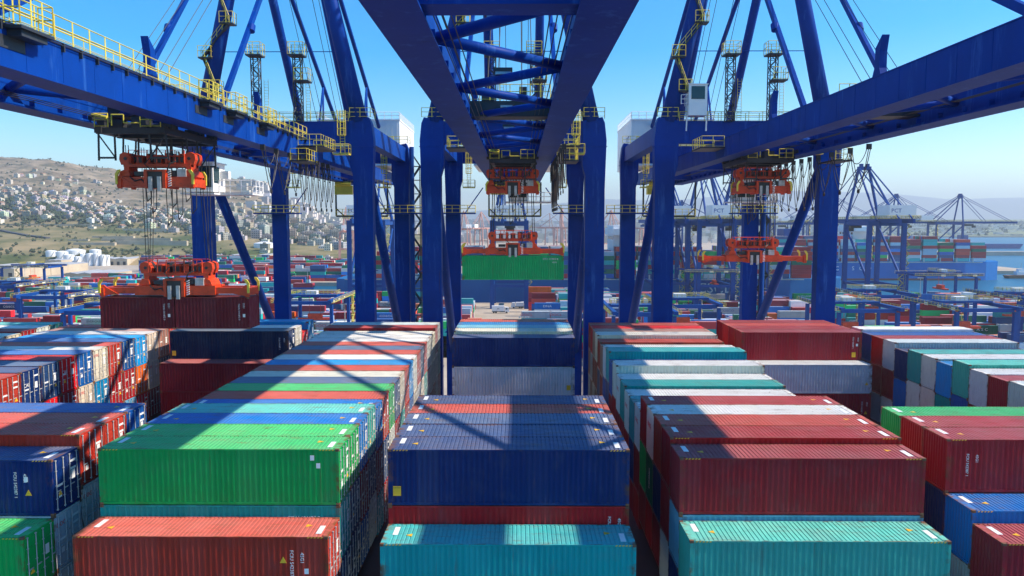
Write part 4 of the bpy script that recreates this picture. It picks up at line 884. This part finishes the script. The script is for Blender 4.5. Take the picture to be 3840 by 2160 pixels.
for (u, v, D), (u2, v2, D2) in zip(pr, pr[1:]):
    X, z = terrain(u, D); X2, z2 = terrain(u2, D2); b.beam((X, D, z + .5), (X2, D2, z2 + .5), 6, 2.5)
tag(b.build('road', paint('dark_road', (.07, .07, .08), .9)), kind='structure')
M['shed'] = paint('shed_roof', (.36, .37, .38), .7, .15, .05)
def shed(x0, x1, y0, y1, h, label, rm='shed', n=3):
    o = empty('warehouse', ((x0 + x1) / 2, y0, 0)); tag(o, label, 'warehouse', 'warehouses behind the container yard'); w = (x1 - x0) / 2
    b = MB(); b.box(-w, w, 0, y1 - y0, 0, h); 
    b.build('wall', M['sand'], o); b = MB(); s = 2 * w / n
    for i in range(n): b.prism([(-w + i * s, h + .02), (-w + (i + 1) * s, h + .02), (-w + (i + .5) * s, h + s * .1)], -.5, y1 - y0 + .5)
    b.build('roof', M[rm], o); b = MB()
    for i in range(n * 2): b.box(-w + (i + .3) * w / n, -w + (i + .75) * w / n, -.06, 0, .2, h * .6)
    b.build('door', M['dark'], o)
for i, (u0, u1, D, dp, h, l) in enumerate(((-160, 40, 640, 60, 9, 'wide pale warehouse at the left edge beyond the yard cranes'), (40, 180, 690, 60, 8, 'pale warehouse left of the white storage tanks'), (160, 220, 800, 20, 8, 'small white flat building just left of the storage tanks'), (225, 390, 605, 40, 7, 'low pale warehouse in front of the storage tanks'), (450, 520, 930, 25, 9, 'white office building on the slope foot right of the tanks'), (330, 470, 850, 40, 7, 'dark-doored shed right of the storage tanks'), (700, 900, 900, 60, 8, 'long low warehouse behind the left crane leg'), (960, 1010, 840, 30, 12, 'pale warehouse by the dome-topped tank'))):
    shed((u0 - 1944) / F * D, (u1 - 1944) / F * D, D, D + dp, h, l)
def tank(u, v, D, r, h, label):
    p = at(u, v, D); o = empty('storage_tank', (p.x, D, 0)); tag(o, label, 'tank', 'white storage tanks')
    z0 = max(0, p.z - h); b = MB(); b.tube((0, 0, 0), (0, 0, p.z), r, 28); b.build('wall', M['white'], o)
    b = MB(); b.tube((0, 0, p.z), (0, 0, p.z + r * .16), r, 28, 0, r * .3); b.build('roof', M['white'], o)
    b = MB(); 
    for i in range(16): a = -1.9 + i * .09; b.box(math.cos(a) * (r + .3) - .5, math.cos(a) * (r + .3) + .5, math.sin(a) * (r + .3) - .3, math.sin(a) * (r + .3) + .3, p.z * i / 16, p.z * i / 16 + .3)
    b.build('stair', M['steel'], o)
for i, (u, v, D, r, h, l) in enumerate(((283, 938, 900, 10.5, 16, 'largest white storage tank at the back of the cluster'), (192, 941, 880, 5.8, 14, 'tall white storage tank at the left end of the cluster'), (232, 944, 870, 6.5, 14, 'white storage tank between the leftmost tall one and the largest'), (357, 937, 890, 6.2, 15, 'tall white storage tank at the right back of the cluster'), (258, 956, 840, 5.5, 10, 'low white storage tank in front of the largest one'), (290, 963, 835, 3.6, 8, 'small white storage tank front and centre of the cluster'), (313, 953, 840, 3.3, 9, 'slim white storage tank second in front of the largest'), (337, 951, 840, 3.6, 9, 'slim white storage tank third in front of the largest'), (362, 951, 840, 3.2, 9, 'slim white storage tank right front of the cluster'), (385, 956, 840, 2.6, 7, 'short white storage tank at the right end of the cluster'), (402, 957, 845, 2.6, 7, 'shortest white storage tank apart at the right end'), (990, 912, 1000, 13, 14, 'domed white tank beside the town behind a crane leg'))): tank(u, v, D, r, h, l)

# ------------------------------------------------------------------ yard: the containers that show largest, each its own
YARD = [(1955, 1168, 109, 'pale grey', 'OOCL', 'red_mark'), (2066, 1168, 109, 'pale grey', 'OOCL', 'red_mark'), (2004, 1137, 98, 'bright blue', 'DNA', 'white_mark'), (1994, 1099, 90, 'maroon', '', ''), (1982, 1076, 86, 'orange', '', ''), (2600, 1138, 77, 'bright blue', '', ''), (2546, 1144, 80, 'green', 'EVERGREEN', 'white_mark'), (2640, 1103, 80, 'pale grey', 'COSCO', 'blue_mark'),
 (2680, 1154, 95, 'pale grey', 'COSCO', 'blue_mark'), (2677, 1133, 92, 'maroon', '', ''), (2608, 1170, 100, 'slate blue', '', ''), (2977, 1101, 84, 'green', 'EVERGREEN', 'white_mark'), (2922, 1167, 105, 'pale grey', '', ''), (3180, 1192, 104, 'teal', 'CHINA SHIPPING', 'white_mark'), (3220, 1173, 110, 'rust red', '', ''), (3325, 1160, 105, 'maroon', '', ''), (3461, 1140, 100, 'dark red', '', ''),
 (3377, 1098, 75, 'green', 'EVERGREEN', 'white_mark'), (3456, 1103, 90, 'bright blue', '', ''), (3625, 1222, 118, 'dark green', 'A S C', 'white_mark'), (3409, 1177, 95, 'dark green', 'EVERGREEN', 'white_mark'), (3464, 1190, 107, 'maroon', '', ''), (1089, 1120, 85, 'pale grey', 'MSC', 'dark'), (1288, 1142, 95, 'maroon', '', ''), (1260, 1172, 105, 'maroon', '', ''), (1424, 1133, 85, 'pale grey', 'CMA CGM', 'dark'), (1400, 1174, 100, 'bright blue', 'COSCO', 'white_mark'),
 (1400, 1197, 106, 'blue', 'ITALIA', 'white_mark'), (1005, 1170, 100, 'orange', '', ''), (1182, 1208, 118, 'white', 'OOCL', 'red_mark'), (812, 1102, 84, 'grey blue', 'COSCO', 'blue_mark'), (303, 1193, 112, 'white', 'EVERGREEN', 'dark'), (160, 1185, 112, 'dark red', '', ''), (-10, 1140, 90, 'navy blue', 'COSCO', 'white_mark'), (82, 1150, 92, 'blue', '', ''), (275, 1160, 98, 'teal', 'CHINA SHIPPING', 'white_mark'), (130, 1107, 84, 'grey blue', 'COSCO', 'dark')]
fill = MB(); ry = random.Random(5); keep = []
PALW = [('maroon', 9), ('dark red', 5), ('coral red', 3), ('pale grey', 4), ('white', 3), ('green', 3), ('dark green', 4), ('teal', 3), ('bright blue', 3), ('blue', 3), ('slate blue', 3), ('orange', 1.5), ('navy blue', 3), ('grey blue', 2), ('bright red', 1.5)]
def rcol(pal=PALW):
    n = ry.choices([p[0] for p in pal], [p[1] for p in pal])[0]; c = PAL[n][0]; j = ry.uniform(1.0, 1.5)
    return tuple(min(1, v * j) for v in c)
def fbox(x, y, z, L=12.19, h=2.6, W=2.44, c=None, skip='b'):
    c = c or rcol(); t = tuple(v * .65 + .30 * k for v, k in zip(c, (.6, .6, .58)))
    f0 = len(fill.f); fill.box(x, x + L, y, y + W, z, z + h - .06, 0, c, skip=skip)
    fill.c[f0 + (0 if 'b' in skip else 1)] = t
ycount = {}
ylist = []
for u, v, w, cn, tx, mt in YARD:
    D = F * 12.19 / w; p = at(u, v, D)
    kd = 'h'; zt = max(2.9, p.z)
    o = put('shipping_container', BODY[(kd, False, False)], None, (p.x + CL / 2, D + CW / 2, zt - HT[kd])); c, a = PAL[cn]; o.color = (*c, a)
    ylist.append((o, cn, tx)); keep.append((p.x - 1, p.x + 13.2, D, zt))
    if tx: text(tx, 1.5 if len(tx) < 8 else 1.15, mt, o, (0 if tx != 'OOCL' else -4, -CW / 2 - .01, 1.45), 'front', 0, 'company_lettering', 1.25)
    z = zt - HT[kd] - 2.6
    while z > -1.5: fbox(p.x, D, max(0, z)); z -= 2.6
yz = {}
for o, cn, tx in ylist: yz.setdefault((cn, bool(tx)), []).append(o)
for (cn, tx), L in yz.items():
    L.sort(key=lambda o: uof(o.location))
    for i, o in enumerate(L):
        tag(o, '%s %s container atop a yard stack%s' % (cn, 'lettered' if tx else 'unlettered', '' if len(L) == 1 else ', %s from the left' % ordinal(i)), 'container', 'containers topping the yard stacks')
def clear(x, y, z):  # would a box here hide one of the containers above?
    for a, c, D, zt in keep:
        s = y / D
        if y < D - .5 and a * s - 12.5 < x < c * s and z > H - (H - zt + 3.2) * s: return False
        if abs(y - D) < 3 and a - 12.2 < x < c: return False
    return True
def block(x0, x1, y0, y1, tmax, tmin=1, p=.9):
    y = y0
    while y < y1:
        x = x0
        while x < x1:
            t = ry.randint(tmin, tmax) if ry.random() < p else 0
            for i in range(t):
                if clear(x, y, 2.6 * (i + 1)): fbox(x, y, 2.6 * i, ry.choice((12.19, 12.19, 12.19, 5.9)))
            x += 12.7
        y += 2.62
for y0 in (268, 300, 332, 364, 396):
    block(-430, -60 if y0 > 320 else -34, y0, y0 + 21, 5 if y0 < 390 else 4, 2)
    block(12 + (y0 > 330) * 8, 330 if y0 < 390 else 240, y0, y0 + 21, 5 if y0 < 390 else 4, 2)
block(-34, 12, 268, 320, 3, 1); block(14, 40, 352, 440, 4, 2); block(-60, -34, 352, 400, 4, 2)
for y0, x0_ in ((462, -330), (492, -345), (520, -350), (550, -330)): block(x0_, -.3 * y0, y0, y0 + 18, 4, 1, .85)
for y0, x1 in ((470, -185), (505, -190), (545, -190), (575, -240), (625, -215), (660, -215), (700, -210), (740, -195)): block(max(-560, -.5 * y0), x1, y0, y0 + 19, 6, 3, .92)
for y0 in (620, 650, 690, 725): block(-208, -90, y0, y0 + 20, 5, 2, .9)
for y0, x0, x1 in ((640, -90, -60), (770, -40, 200), (800, -40, 330), (840, -100, 330), (900, -100, 330)): block(x0, x1, y0, y0 + 14, 5, 2, .85)
# cargo of the far ships
PALS = [('maroon', 8), ('dark red', 5), ('dark green', 2.5), ('green', 1.5), ('teal', 3), ('slate blue', 4), ('grey blue', 3), ('blue', 2), ('pale grey', 2), ('coral red', 2), ('bright blue', 1)]
def cargo(x0, x1, y, z, rows, tf, gap=1.3):
    x = x0; k = 0
    while x < x1:
        t0 = tf(k)
        for r in range(rows):
            t = t0 - (ry.random() < .3)
            for i in range(t):
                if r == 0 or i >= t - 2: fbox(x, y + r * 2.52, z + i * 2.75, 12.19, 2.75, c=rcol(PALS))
        x += 12.19 + gap; k += 1
# the moored ships
s1 = ship('container_ship', -113, 208, 468, 518, 13.2, 'blue container ship at the far side of the pier behind the middle crane', 1, paint('far_hull_blue', (.006, .12, .34), .5, .1, .05, spec=.2))
cargo(-88, 178, 470.5, 13.6, 14, lambda k: 7 if k % 5 else 6)
s2 = ship('container_ship', 205, 433, 672, 722, 13.4, 'bright blue container ship with its bow to the open water', 1, paint('bright_hull_blue', (.004, .15, .45), .6, .12, .05, spec=.1))
cargo(212, 405, 674.5, 13.8, 14, lambda k: [8, 8, 7, 8, 8, 8, 7, 8, 8, 7, 8, 6, 7, 6, 5][k % 15], 2.2)
for o, x, y in ((s1, 60, 480), (s2, 300, 684)):
    b = MB(); b.box(x, x + 12, y + 4, y + 36, 13, 46); b.box(x - 1, x + 13, y - 3, y + 43, 40, 44); b.build('bridge', M['white'], o)
    b = MB()
    for i in range(5): b.box(x - .05, x, y + 5 + i * 6, y + 9 + i * 6, 37, 39); b.box(x + 1.5 + i * 2, x + 2.8 + i * 2, y + 3.95, y + 4, 20 + 3 * i, 21.2 + 3 * i)
    b.build('window', M['window'], o)
    b = MB(); b.box(x - 60, x - 48, y + 10, y + 28, 13, 42); b.build('funnel', M['blue_far'], o)
for i_, t_ in enumerate('COSCO'): text(t_, 5, 'white_mark', s2, (280 + i_ * 7, 671.8, 7.5), 'front', 0)
b = MB(); b.box(211, 406, 671.7, 671.95, -2.9, -1.2); b.build('waterline', hred, s2)
bm_ = MB(); bm_.box(211, 407, 671.7, 671.95, 12.6, 13.3)
for i in range(14): bm_.box(212 + i * 14.3, 213 + i * 14.3, 671.6, 671.95, 13.3, 17)
bm_.build('deck_rail', M['steel'], s2)
text('CSCL', 9, 'white_mark', s1, (120, 467.9, 7.5), 'front', 0)
bm_ = MB(); bm_.box(-113 + 6, 175, 467.7, 467.95, 12.7, 13.3)
for i in range(30): bm_.box(-100 + i * 9, -99.2 + i * 9, 467.6, 467.95, 13.2, 15.8)
bm_.build('deck_rail', M['steel'], s1)
m, nt, b_ = newmat('far_container_paint'); setp(b_, .55); a_ = node(nt, 'ShaderNodeVertexColor', layer_name='col'); nt.links.new(a_.outputs[0], b_.inputs['Base Color']); M['fill'] = m
tag(VB.build('village_houses', m), 'the many smaller pale houses packed between the larger ones on the hillside', 'houses', None, 'stuff')
tag(fill.build('container_stacks', M['fill']), 'distant stacks of coloured containers all over the yard and on the moored ships', 'container stacks', None, 'stuff')

# ------------------------------------------------------------------ yard gantries
def make_rmg():
    o = empty('yard_gantry')
    L, W, h = 13, 8.5, 20.0
    for sx in (-1, 1):
        b = MB(); b.box(*sorted((sx * W, sx * (W + 1.2))), -L - 3, L + 6, h + .6, h + 1.7); b.build('girder', M['blue_far'], o)
        for sy in (-1, 1): b = MB(); b.beam((sx * (W + .6), sy * L, .8), (sx * (W + .6), sy * L, h), 1.05, 1.2); b.build('leg', M['blue_far'], o)
        b = MB(); b.box(*sorted((sx * (W + 1.3), sx * (W + 2.1))), -L - 3, L + 6, h + .8, h + .9); b.rail([(sx * (W + 2.1), -L - 3, h + .9), (sx * (W + 2.1), L + 6, h + .9)], 1.2, 2.2, .055); b.build('walkway_railing', M['yellow_far'], o)
        for i in range(3): b = MB(); b.box(sx * (W + 1.22) - .05, sx * (W + 1.22) + .05, -L + i * 8, -L + 2.2 + i * 8, h + .4, h + 1.3); b.build('name_panel', M['white'], o)
    for sy in (-1, 1):
        b = MB(); b.beam((-W, sy * L, h + .5), (W, sy * L, h + .5), 1.0, 1.2); b.build('portal_beam', M['blue_far'], o); b = MB(); b.beam((-W - 1, sy * L, 1.4), (W + 1, sy * L, 1.4), .9, 1.0)
        for i in (-1, 1):
            for d in (-2, -1, 1, 2): b.tube((i * W + d * 1.1, sy * L - .5, .5), (i * W + d * 1.1, sy * L + .5, .5), .5, 8)
        b.build('sill_beam', M['blue_far'], o)
    t = MB(); t.box(-W, W, -2.5, 2.5, h + 1.75, h + 2.3); t.box(-3, 1, -1.5, 1.5, h + 2.3, h + 3.6, 1); t.build('trolley', [M['blue_far'], M['white']], o)
    t = MB(); t.rail([(-W, -2.6, h + 2.5), (W, -2.6, h + 2.5), (W, 2.6, h + 2.5), (-W, 2.6, h + 2.5), (-W, -2.6, h + 2.5)], 1.2, 1.6, .06); t.build('trolley_railing', M['yellow_far'], o)
    t = MB(); t.box(-6, 6, -1.0, 1.0, h - 7, h - 6.2); t.box(-2.5, 2.5, -.9, .9, h - 6.2, h - 4.6)
    for x in (-2, 2): t.tube((x, 0, h - 4.6), (x, 0, h + 1.8), .07, 4)
    t.build('spreader', M['orange'], o)
    t = MB(); s = 1; z = 1
    while z < h: t.beam((W + 1.6, L + (1.6 if s > 0 else 4.2), z), (W + 1.6, L + (4.2 if s > 0 else 1.6), z + 2.4), .7, .25); t.box(W + 1.1, W + 2.1, L + 1.2, L + 4.6, z + 2.35, z + 2.5); z += 2.4; s = -s
    for d in (1.4, 4.4): t.tube((W + 1.6, L + d, 1), (W + 1.6, L + d, h + 1), .09, 4)
    t.build('stair', M['yellow_far'], o)
    t = MB(); t.box(W + 1.3, W + 4, -L - 2.5, -L + 1, 3, 6); t.build('electrical_house', M['white'], o)
    return o
rm = make_rmg()
RM = [(245, 1085, 290, 0, ''), (430, 1130, 243, 0, ''), (60, 1045, 335, 0, ''), (120, 985, 470, 90, ''), (1180, 1088, 272, 0, ''), (2390, 1150, 240, 0, ''), (2560, 1095, 262, 0, ''), (2680, 998, 430, 90, '21'), (3530, 1012, 400, 90, '20'), (3270, 1068, 296, 0, ''), (3190, 1120, 250, 0, ''), (3610, 1112, 252, 0, ''), (3830, 1090, 285, 0, '')]
RL = []
for i, (u, v, D, rz, num) in enumerate(RM):
    o = rm if i == 0 else copy_tree(rm); p = at(u, v, D); o.location = (p.x, D, 0 if p.z > 21.7 else p.z - 21.7); o.location.z = max(-.0, o.location.z); o.rotation_euler.z = R(rz)
    RL.append((o, num))
    if num:
        for s in (-1, 1): text(num, 2.6, 'white_mark', o, (-9.9, s * 13, 9), 'left', 0, 'leg_number')
RL.sort(key=lambda t: uof(t[0].location))
for i, (o, num) in enumerate(RL): tag(o, 'blue yard gantry%s, %s from the left over the yard' % (' with number %s on its legs' % num if num else ' with yellow railings', ordinal(i)), 'yard crane', 'blue yard gantries')

# ------------------------------------------------------------------ far quay cranes
def make_far_crane():
    o = empty('quay_crane'); w = 9.5
    for sx in (-1, 1):
        for y in (0, -30): b = MB(); b.box(*sorted((sx * (w - 1.2), sx * (w + 1.2))), y - .9, y + .9, 0, 49); b.build('leg', M['blue_far'], o)
        b = MB(); b.box(*sorted((sx * (w - .7), sx * (w + .7))), -29, -1, 46.5, 48.5); b.box(*sorted((sx * (w - .7), sx * (w + .7))), -29, -1, 12, 13.5); b.build('side_beam', M['blue_far'], o)
        b = MB(); b.tube((sx * w, -1, 44), (sx * w, -29, 17), .7, 8); b.tube((sx * w, -29, 14), (sx * w, -16, 1), .6, 8); b.build('diagonal_brace', M['blue_far'], o)
        b = MB(); b.box(*sorted((sx * 2.8, sx * 4.2)), -52, 66, 47.5, 49.8); b.build('boom_girder', M['blue_far'], o)
        b = MB(); b.tube((sx * w, 0, 49), (sx * 3, 1, 79), .85, 8); b.tube((sx * w * .6, -30, 49), (sx * 3, 0, 78), .6, 8); b.build('mast', M['blue_far'], o)
        b = MB(); b.tube((sx * 3.2, 0, 79.5), (sx * 3.4, -50, 50), .4, 6); b.build('backstay', M['blue_far'], o)
        b = MB(); b.tube((sx * 3.2, 1, 79.5), (sx * 3.4, 30, 50), .3, 6); b.tube((sx * 3.2, 1, 79.8), (sx * 3.4, 60, 50), .3, 6); b.build('forestay', M['blue_far'], o)
        b = MB(); b.rail([(sx * 5, -50, 49.9), (sx * 5, 64, 49.9)], 1.3, 3, .1); b.build('boom_railing', M['yellow_far'], o)
    for y in (0, -30): b = MB(); b.box(-w + 1.2, w - 1.2, y - .8, y + .8, 46, 48.6); b.box(-w + 1.2, w - 1.2, y - .6, y + .6, 12, 13.5); b.build('portal_beam', M['blue_far'], o)
    b = MB(); b.box(-3.6, 3.6, -.8, 2, 78.4, 80.4); b.box(-2.6, -1, -.6, 1.6, 80.4, 82); b.box(1, 2.6, -.6, 1.6, 80.4, 82); b.build('apex_beam', M['blue_far'], o)
    b = MB(); b.box(-7, 7, -47, -33, 50.5, 57); h = b.build('machinery_house', M['white'], o)
    b = MB(); b.rail([(-9, -48, 50), (9, -48, 50), (9, -30, 50), (-9, -30, 50), (-9, -48, 50)], 1.4, 2, .12); b.build('house_railing', M['yellow_far'], h)
    text('PCT', 3.0, 'blue_mark', h, (-3.5, -47.1, 54), 'front', 0)
    b = MB(); b.box(-3.2, 3.2, 8, 16, 44.5, 47); b.box(-2.5, 2.5, 17, 19, 42.5, 45); b.build('trolley', M['dark'], o)
    b = MB(); z = 2; s = 1
    while z < 46: b.beam((w + 2 - s * 1.2, -30, z), (w + 2 + s * 1.2, -30, z + 2.6), .8, .25); b.box(w + .6, w + 3.4, -30.6, -29.4, z + 2.5, z + 2.65); z += 2.6; s = -s
    b.build('stair', M['yellow_far'], o); return o
fc = make_far_crane()
FC = [(1412, 452, 0, 1, 'hazy blue quay crane beyond the yard behind the left crane legs'), (1912, 452, 0, 1, 'hazy blue quay crane straight behind the middle crane'), (2635, 452, 0, 1, 'hazy blue quay crane with white house, behind the shaded boom of the right crane'), (2480, 470, 0, 1, 'hazy blue quay crane half hidden behind the right crane leg'), (3225, 452, 0, 1, 'large hazy blue quay crane with white machinery house, right of all tall legs'), (3344, 880, -90, .98, 'small hazy blue quay crane between the two larger ones at right'), (3580, 880, -90, .98, 'hazy blue quay crane with long boom over the open water'), (2760, 480, 0, 1, 'hazy blue quay crane just left of the right crane rear leg'), (3110, 900, -90, .98, 'small hazy blue quay crane behind the right crane front leg'), (2550, 900, -90, .9, 'tiny hazy blue quay crane between the legs of the right crane'), (2890, 900, -90, .95, 'tiny hazy blue quay crane right of the empty extended spreader'), (3012, 1430, -90, .98, 'smallest hazy blue quay crane far behind the right crane leg')]
for i, (u, D, rz, sc, l) in enumerate(FC):
    o = fc if i == 0 else copy_tree(fc); o.location = ((u - 1944) / F * D, D, 0); o.rotation_euler.z = R(rz); o.scale = (sc,) * 3; tag(o, l, 'quay crane', 'far blue quay cranes')
def make_old_crane():
    o = empty('harbour_crane'); b = MB()
    for sx in (-1, 1):
        for sy in (-1, 1): b.beam((sx * 8, sy * 8, 0), (sx * 6.5, sy * 6.5, 38), 1.6, 1.6)
        b.beam((-7 * 1, sx * 7, 20), (7, sx * 7, 20), 1, 1.2); b.beam((-6.5, sx * 6.5, 38), (6.5, sx * 6.5, 38), 1.2, 1.6)
    b.build('portal', M['stain'], o); b = MB()
    for sx in (-1, 1): b.beam((sx * 5, 0, 38), (0, 0, 64), .9, .9); b.beam((sx * 5, -6, 38), (0, 0, 64), .7, .7); b.beam((sx * 2, -26, 40), (0, 0, 64), .5, .5); b.beam((sx * 2, 34, 40), (0, 0, 64), .5, .5)
    b.build('mast', M['stain'], o); b = MB()
    for sx in (-1, 1): b.beam((sx * 2.6, -28, 39), (sx * 2.6, 36, 39), 1.2, 1.8)
    b.build('boom', M['stain'], o); b = MB(); b.box(-4, 4, -24, -14, 40, 45); b.build('machinery_house', M['white'], o); return o
oc = make_old_crane()
OC = [(1300, 800, 10, 'pale rusty harbour crane behind the left crane legs'), (1740, 1050, 20, 'red and white harbour crane left of the hanging green container'), (1805, 1150, -30, 'red and white harbour crane close behind the raised middle spreader'), (2100, 1200, 70, 'red harbour crane by the tall chimney'), (2290, 1000, 25, 'red and white harbour crane seen between the two right cranes'), (2060, 1350, 90, 'red harbour crane farthest behind the middle crane'), (2420, 1150, 60, 'red harbour crane behind the slanted brace of the right crane')]
for i, (u, D, rz, l) in enumerate(OC):
    o = oc if i == 0 else copy_tree(oc); o.location = ((u - 1944) / F * D, D, 0); o.rotation_euler.z = R(rz); tag(o, l, 'harbour crane', 'old red and white harbour cranes')
p = at(2107, 780, 1300); b = MB(); b.tube((0, 0, 0), (0, 0, p.z), 3.2, 14, 0, 2.4); o = b.build('chimney', M['stain'], None, (p.x, 1300, 0)); tag(o, 'tall slim chimney standing over the hazy town', 'chimney')
# distant town along the coast: far too many roofs to count
b = MB(); rs = random.Random(21)
for i in range(2600):
    u = rs.uniform(900, 3100); D = 1750 + 2600 * rs.random() ** 1.2; X = (u - 1944) / F * D
    z0 = max(0, terrain(min(u, 1600), min(D, 3150))[1]) if u < 1620 else (D - 1700) * .018 + 40 * max(0, mn.noise((u * .004, D * .001, 7)))
    if D > 2600 and u > 1600: z0 = max(z0, 30)
    g = rs.uniform(.35, .75); w = rs.uniform(5, 14); b.box(X - w, X + w, D, D + 14, z0 - 12, z0 + rs.uniform(5, 20), 0, (g, g * rs.uniform(.88, .98), g * rs.uniform(.75, .92)), skip='b')
for i in range(900):
    u = rs.uniform(2700, 4000); D = 2650 + 2500 * rs.random(); X = (u - 1944) / F * D; g = rs.uniform(.3, .7); w = rs.uniform(6, 22); z0 = (D - 2650) * .02
    b.box(X - w, X + w, D, D + 14, z0, z0 + rs.uniform(6, 14), 0, (g, g * .95, g * .86), skip='b')
tag(b.build('distant_town', M['fill']), 'pale hazy roofs of the town along the far coast', 'town', None, 'stuff')
b = MB()
for i in range(900): u = rs.uniform(2700, 4000); D = 2640 + 2500 * rs.random(); blob(b, (u - 1944) / F * D, D, (D - 2640) * .02, rs.uniform(6, 13), rs)
tag(b.build('distant_trees', M['leaf']), 'hazy dark trees of the flat far coast at right', 'trees', None, 'stuff')
b = MB(); p = at(3700, 922, 1500); b.prism([(-60, 0), (60, 0), (66, 9), (-60, 9)], -8, 8); b.box(-55, -40, -6, 6, 9, 26); o = b.build('cargo_ship', M['blue_far'], None, (p.x, 1500, -3)); tag(o, 'dark low cargo ship lying across the water at the right edge', 'ship')
sheet('breakwater', [[(640, 1180), (1400, 1180), (1400, 1200), (640, 1200)]], 3, -4, M['concrete'])
# tug by the bow
p = at(3790, 1036, 700); o = empty('tug_boat', (p.x + 8, 700, -3)); b = MB(); b.prism([(-13, 2.6), (-11, 0), (11, 0), (14, 3.4)], -4, 4); b.build('hull', M['cast'], o); b = MB(); b.box(-4, 4, -2.6, 2.6, 3, 6); b.box(-2, 3, -2, 2, 6, 8.5); b.build('wheelhouse', M['white'], o); b = MB(); b.tube((1, 0, 8.5), (1, 0, 14), .2, 6); b.build('mast', M['steel'], o); tag(o, 'small rust coloured tug boat off the bow of the bright blue ship', 'boat')
# lorries on the quay
def lorry(u, v, D, L, h, label, rz=0, num=''):
    p = at(u, v, D); o = empty('lorry', (p.x, D, 0), R(rz)); tag(o, label, 'lorry', 'white lorries on the quay')
    b = MB(); b.box(-L / 2, L / 2 - 2.6, -1.25, 1.25, 1.2, h); c = b.build('cargo_box', M['white'], o)
    b = MB(); b.prism([(L / 2 - 2.3, .6), (L / 2, .6), (L / 2, 1.9), (L / 2 - .5, 3.2), (L / 2 - 2.3, 3.3)], -1.2, 1.2); cab = b.build('cab', M['white'], o)
    b = MB(); b.prism([(L / 2 - .02, 1.95), (L / 2 + .03, 1.95), (L / 2 - .45, 3.05), (L / 2 - .52, 3.05)], -1.1, 1.1); b.box(L / 2 - 1.9, L / 2 - .9, -1.22, -1.2, 2.0, 2.9); b.build('windscreen', M['glass'], cab)
    for x in (-L / 2 + 1, -L / 2 + 2.2, L / 2 - 1.4):
        b = MB(); b.tube((x, -1.25, .5), (x, -.9, .5), .5, 12); b.tube((x, .9, .5), (x, 1.25, .5), .5, 12); b.build('wheel', M['rubber'], o)
    b = MB(); b.box(-L / 2, L / 2 - .4, -1.0, 1.0, .8, 1.15); b.build('chassis', M['dark'], o)
    if num: text('M', 1.4, 'dark', c, (-1.2, -1.27, 2.4), 'front', 0)
lorry(1877, 1160, 402, 9.2, 3.9, 'white lorry with a box body on the open quay under the green container', 0, 'M'); lorry(1940, 1140, 425, 7, 3.4, 'white lorry cab beside the stacked yard containers', 180); lorry(1972, 1140, 428, 7, 3.4, 'white lorry parked right of another beneath the far ship', 180)
# lamp posts
for i, (u, D) in enumerate(((1966, 250), (1288, 290), (640, 300), (172, 420), (3450, 430), (1150, 500), (80, 520))):
    o = empty('lamp_post', ((u - 1944) / F * D, D, 0)); b = MB(); b.tube((0, 0, 0), (0, 0, 17), .22, 8, 0, .12); b.build('pole', M['steel'], o)
    b = MB(); b.box(-1.6, 1.6, -.1, .1, 16.8, 17)
    for x in (-1.5, -.5, .5, 1.5): b.box(x - .3, x + .3, -.5, .1, 16.5, 16.9)
    b.build('lamp_head', M['steel'], o); tag(o, 'slim grey lamp post rising among the yard stacks, %s nearest' % ORD[[0, 1, 2, 3, 4, 5, 6][i]], 'lamp post', 'yard lamp posts')
# ------------------------------------------------------------------ air, sky, sun, camera
m = bpy.data.materials.new('haze_air'); m.use_nodes = True; nt = m.node_tree; nt.nodes.clear()
out = node(nt, 'ShaderNodeOutputMaterial'); pv = node(nt, 'ShaderNodeVolumePrincipled'); nt.links.new(pv.outputs[0], out.inputs['Volume'])
pv.inputs['Color'].default_value = (.76, .88, 1, 1); pv.inputs['Density'].default_value = HAZE = .00013; pv.inputs['Anisotropy'].default_value = .2
b = MB(); b.box(-14500, 14500, -400, 15900, -5, 620); o = b.build('haze', m); tag(o, 'thin blue haze over the harbour', 'haze', None, 'stuff')
SUN = Vector((1.13, -.03, 1)).normalized()
w = bpy.data.worlds.new('World'); S.world = w; w.use_nodes = True; nt = w.node_tree
bg = nt.nodes['Background']; sky = nt.nodes.new('ShaderNodeTexSky'); sky.sky_type = 'NISHITA'; sky.sun_disc = False
sky.sun_elevation = math.asin(SUN.z); sky.sun_rotation = math.atan2(SUN.x, SUN.y); sky.air_density = 1.0; sky.dust_density = .3; sky.ozone_density = 2.0
hs_ = node(nt, 'ShaderNodeHueSaturation'); hs_.inputs['Saturation'].default_value = 1.75; nt.links.new(sky.outputs[0], hs_.inputs['Color']); nt.links.new(hs_.outputs[0], bg.inputs[0]); bg.inputs[1].default_value = .138
l = bpy.data.lights.new('sun', 'SUN'); l.energy = 4.4; l.angle = R(.53); l.color = (1, .88, .72)
lo = bpy.data.objects.new('sun', l); col.objects.link(lo); lo.rotation_euler = SUN.to_track_quat('Z', 'Y').to_euler(); lo.location = (60, 0, 200)
cam = bpy.data.cameras.new('camera'); co = bpy.data.objects.new('camera', cam); col.objects.link(co); S.camera = co
cam.sensor_width = 36; cam.lens = 36 * F / 3840; cam.clip_start = .5; cam.clip_end = 40000
co.location = (0, 0, H); co.rotation_euler = (R(90) - PITCH, 0, YAW)
S.view_settings.view_transform = 'Standard'; S.view_settings.look = 'None'; S.view_settings.exposure = .78; S.view_settings.gamma = 1
S.cycles.use_denoising = True; S.cycles.max_bounces = 5; S.cycles.diffuse_bounces = 3; S.cycles.glossy_bounces = 2; S.cycles.volume_bounces = 0; S.cycles.transparent_max_bounces = 4
S.cycles.volume_step_rate = 4; S.cycles.use_adaptive_sampling = True
print('containers on the ship', NCONT, 'houses', len(hs), 'far boxes', len(fill.f) // 5)
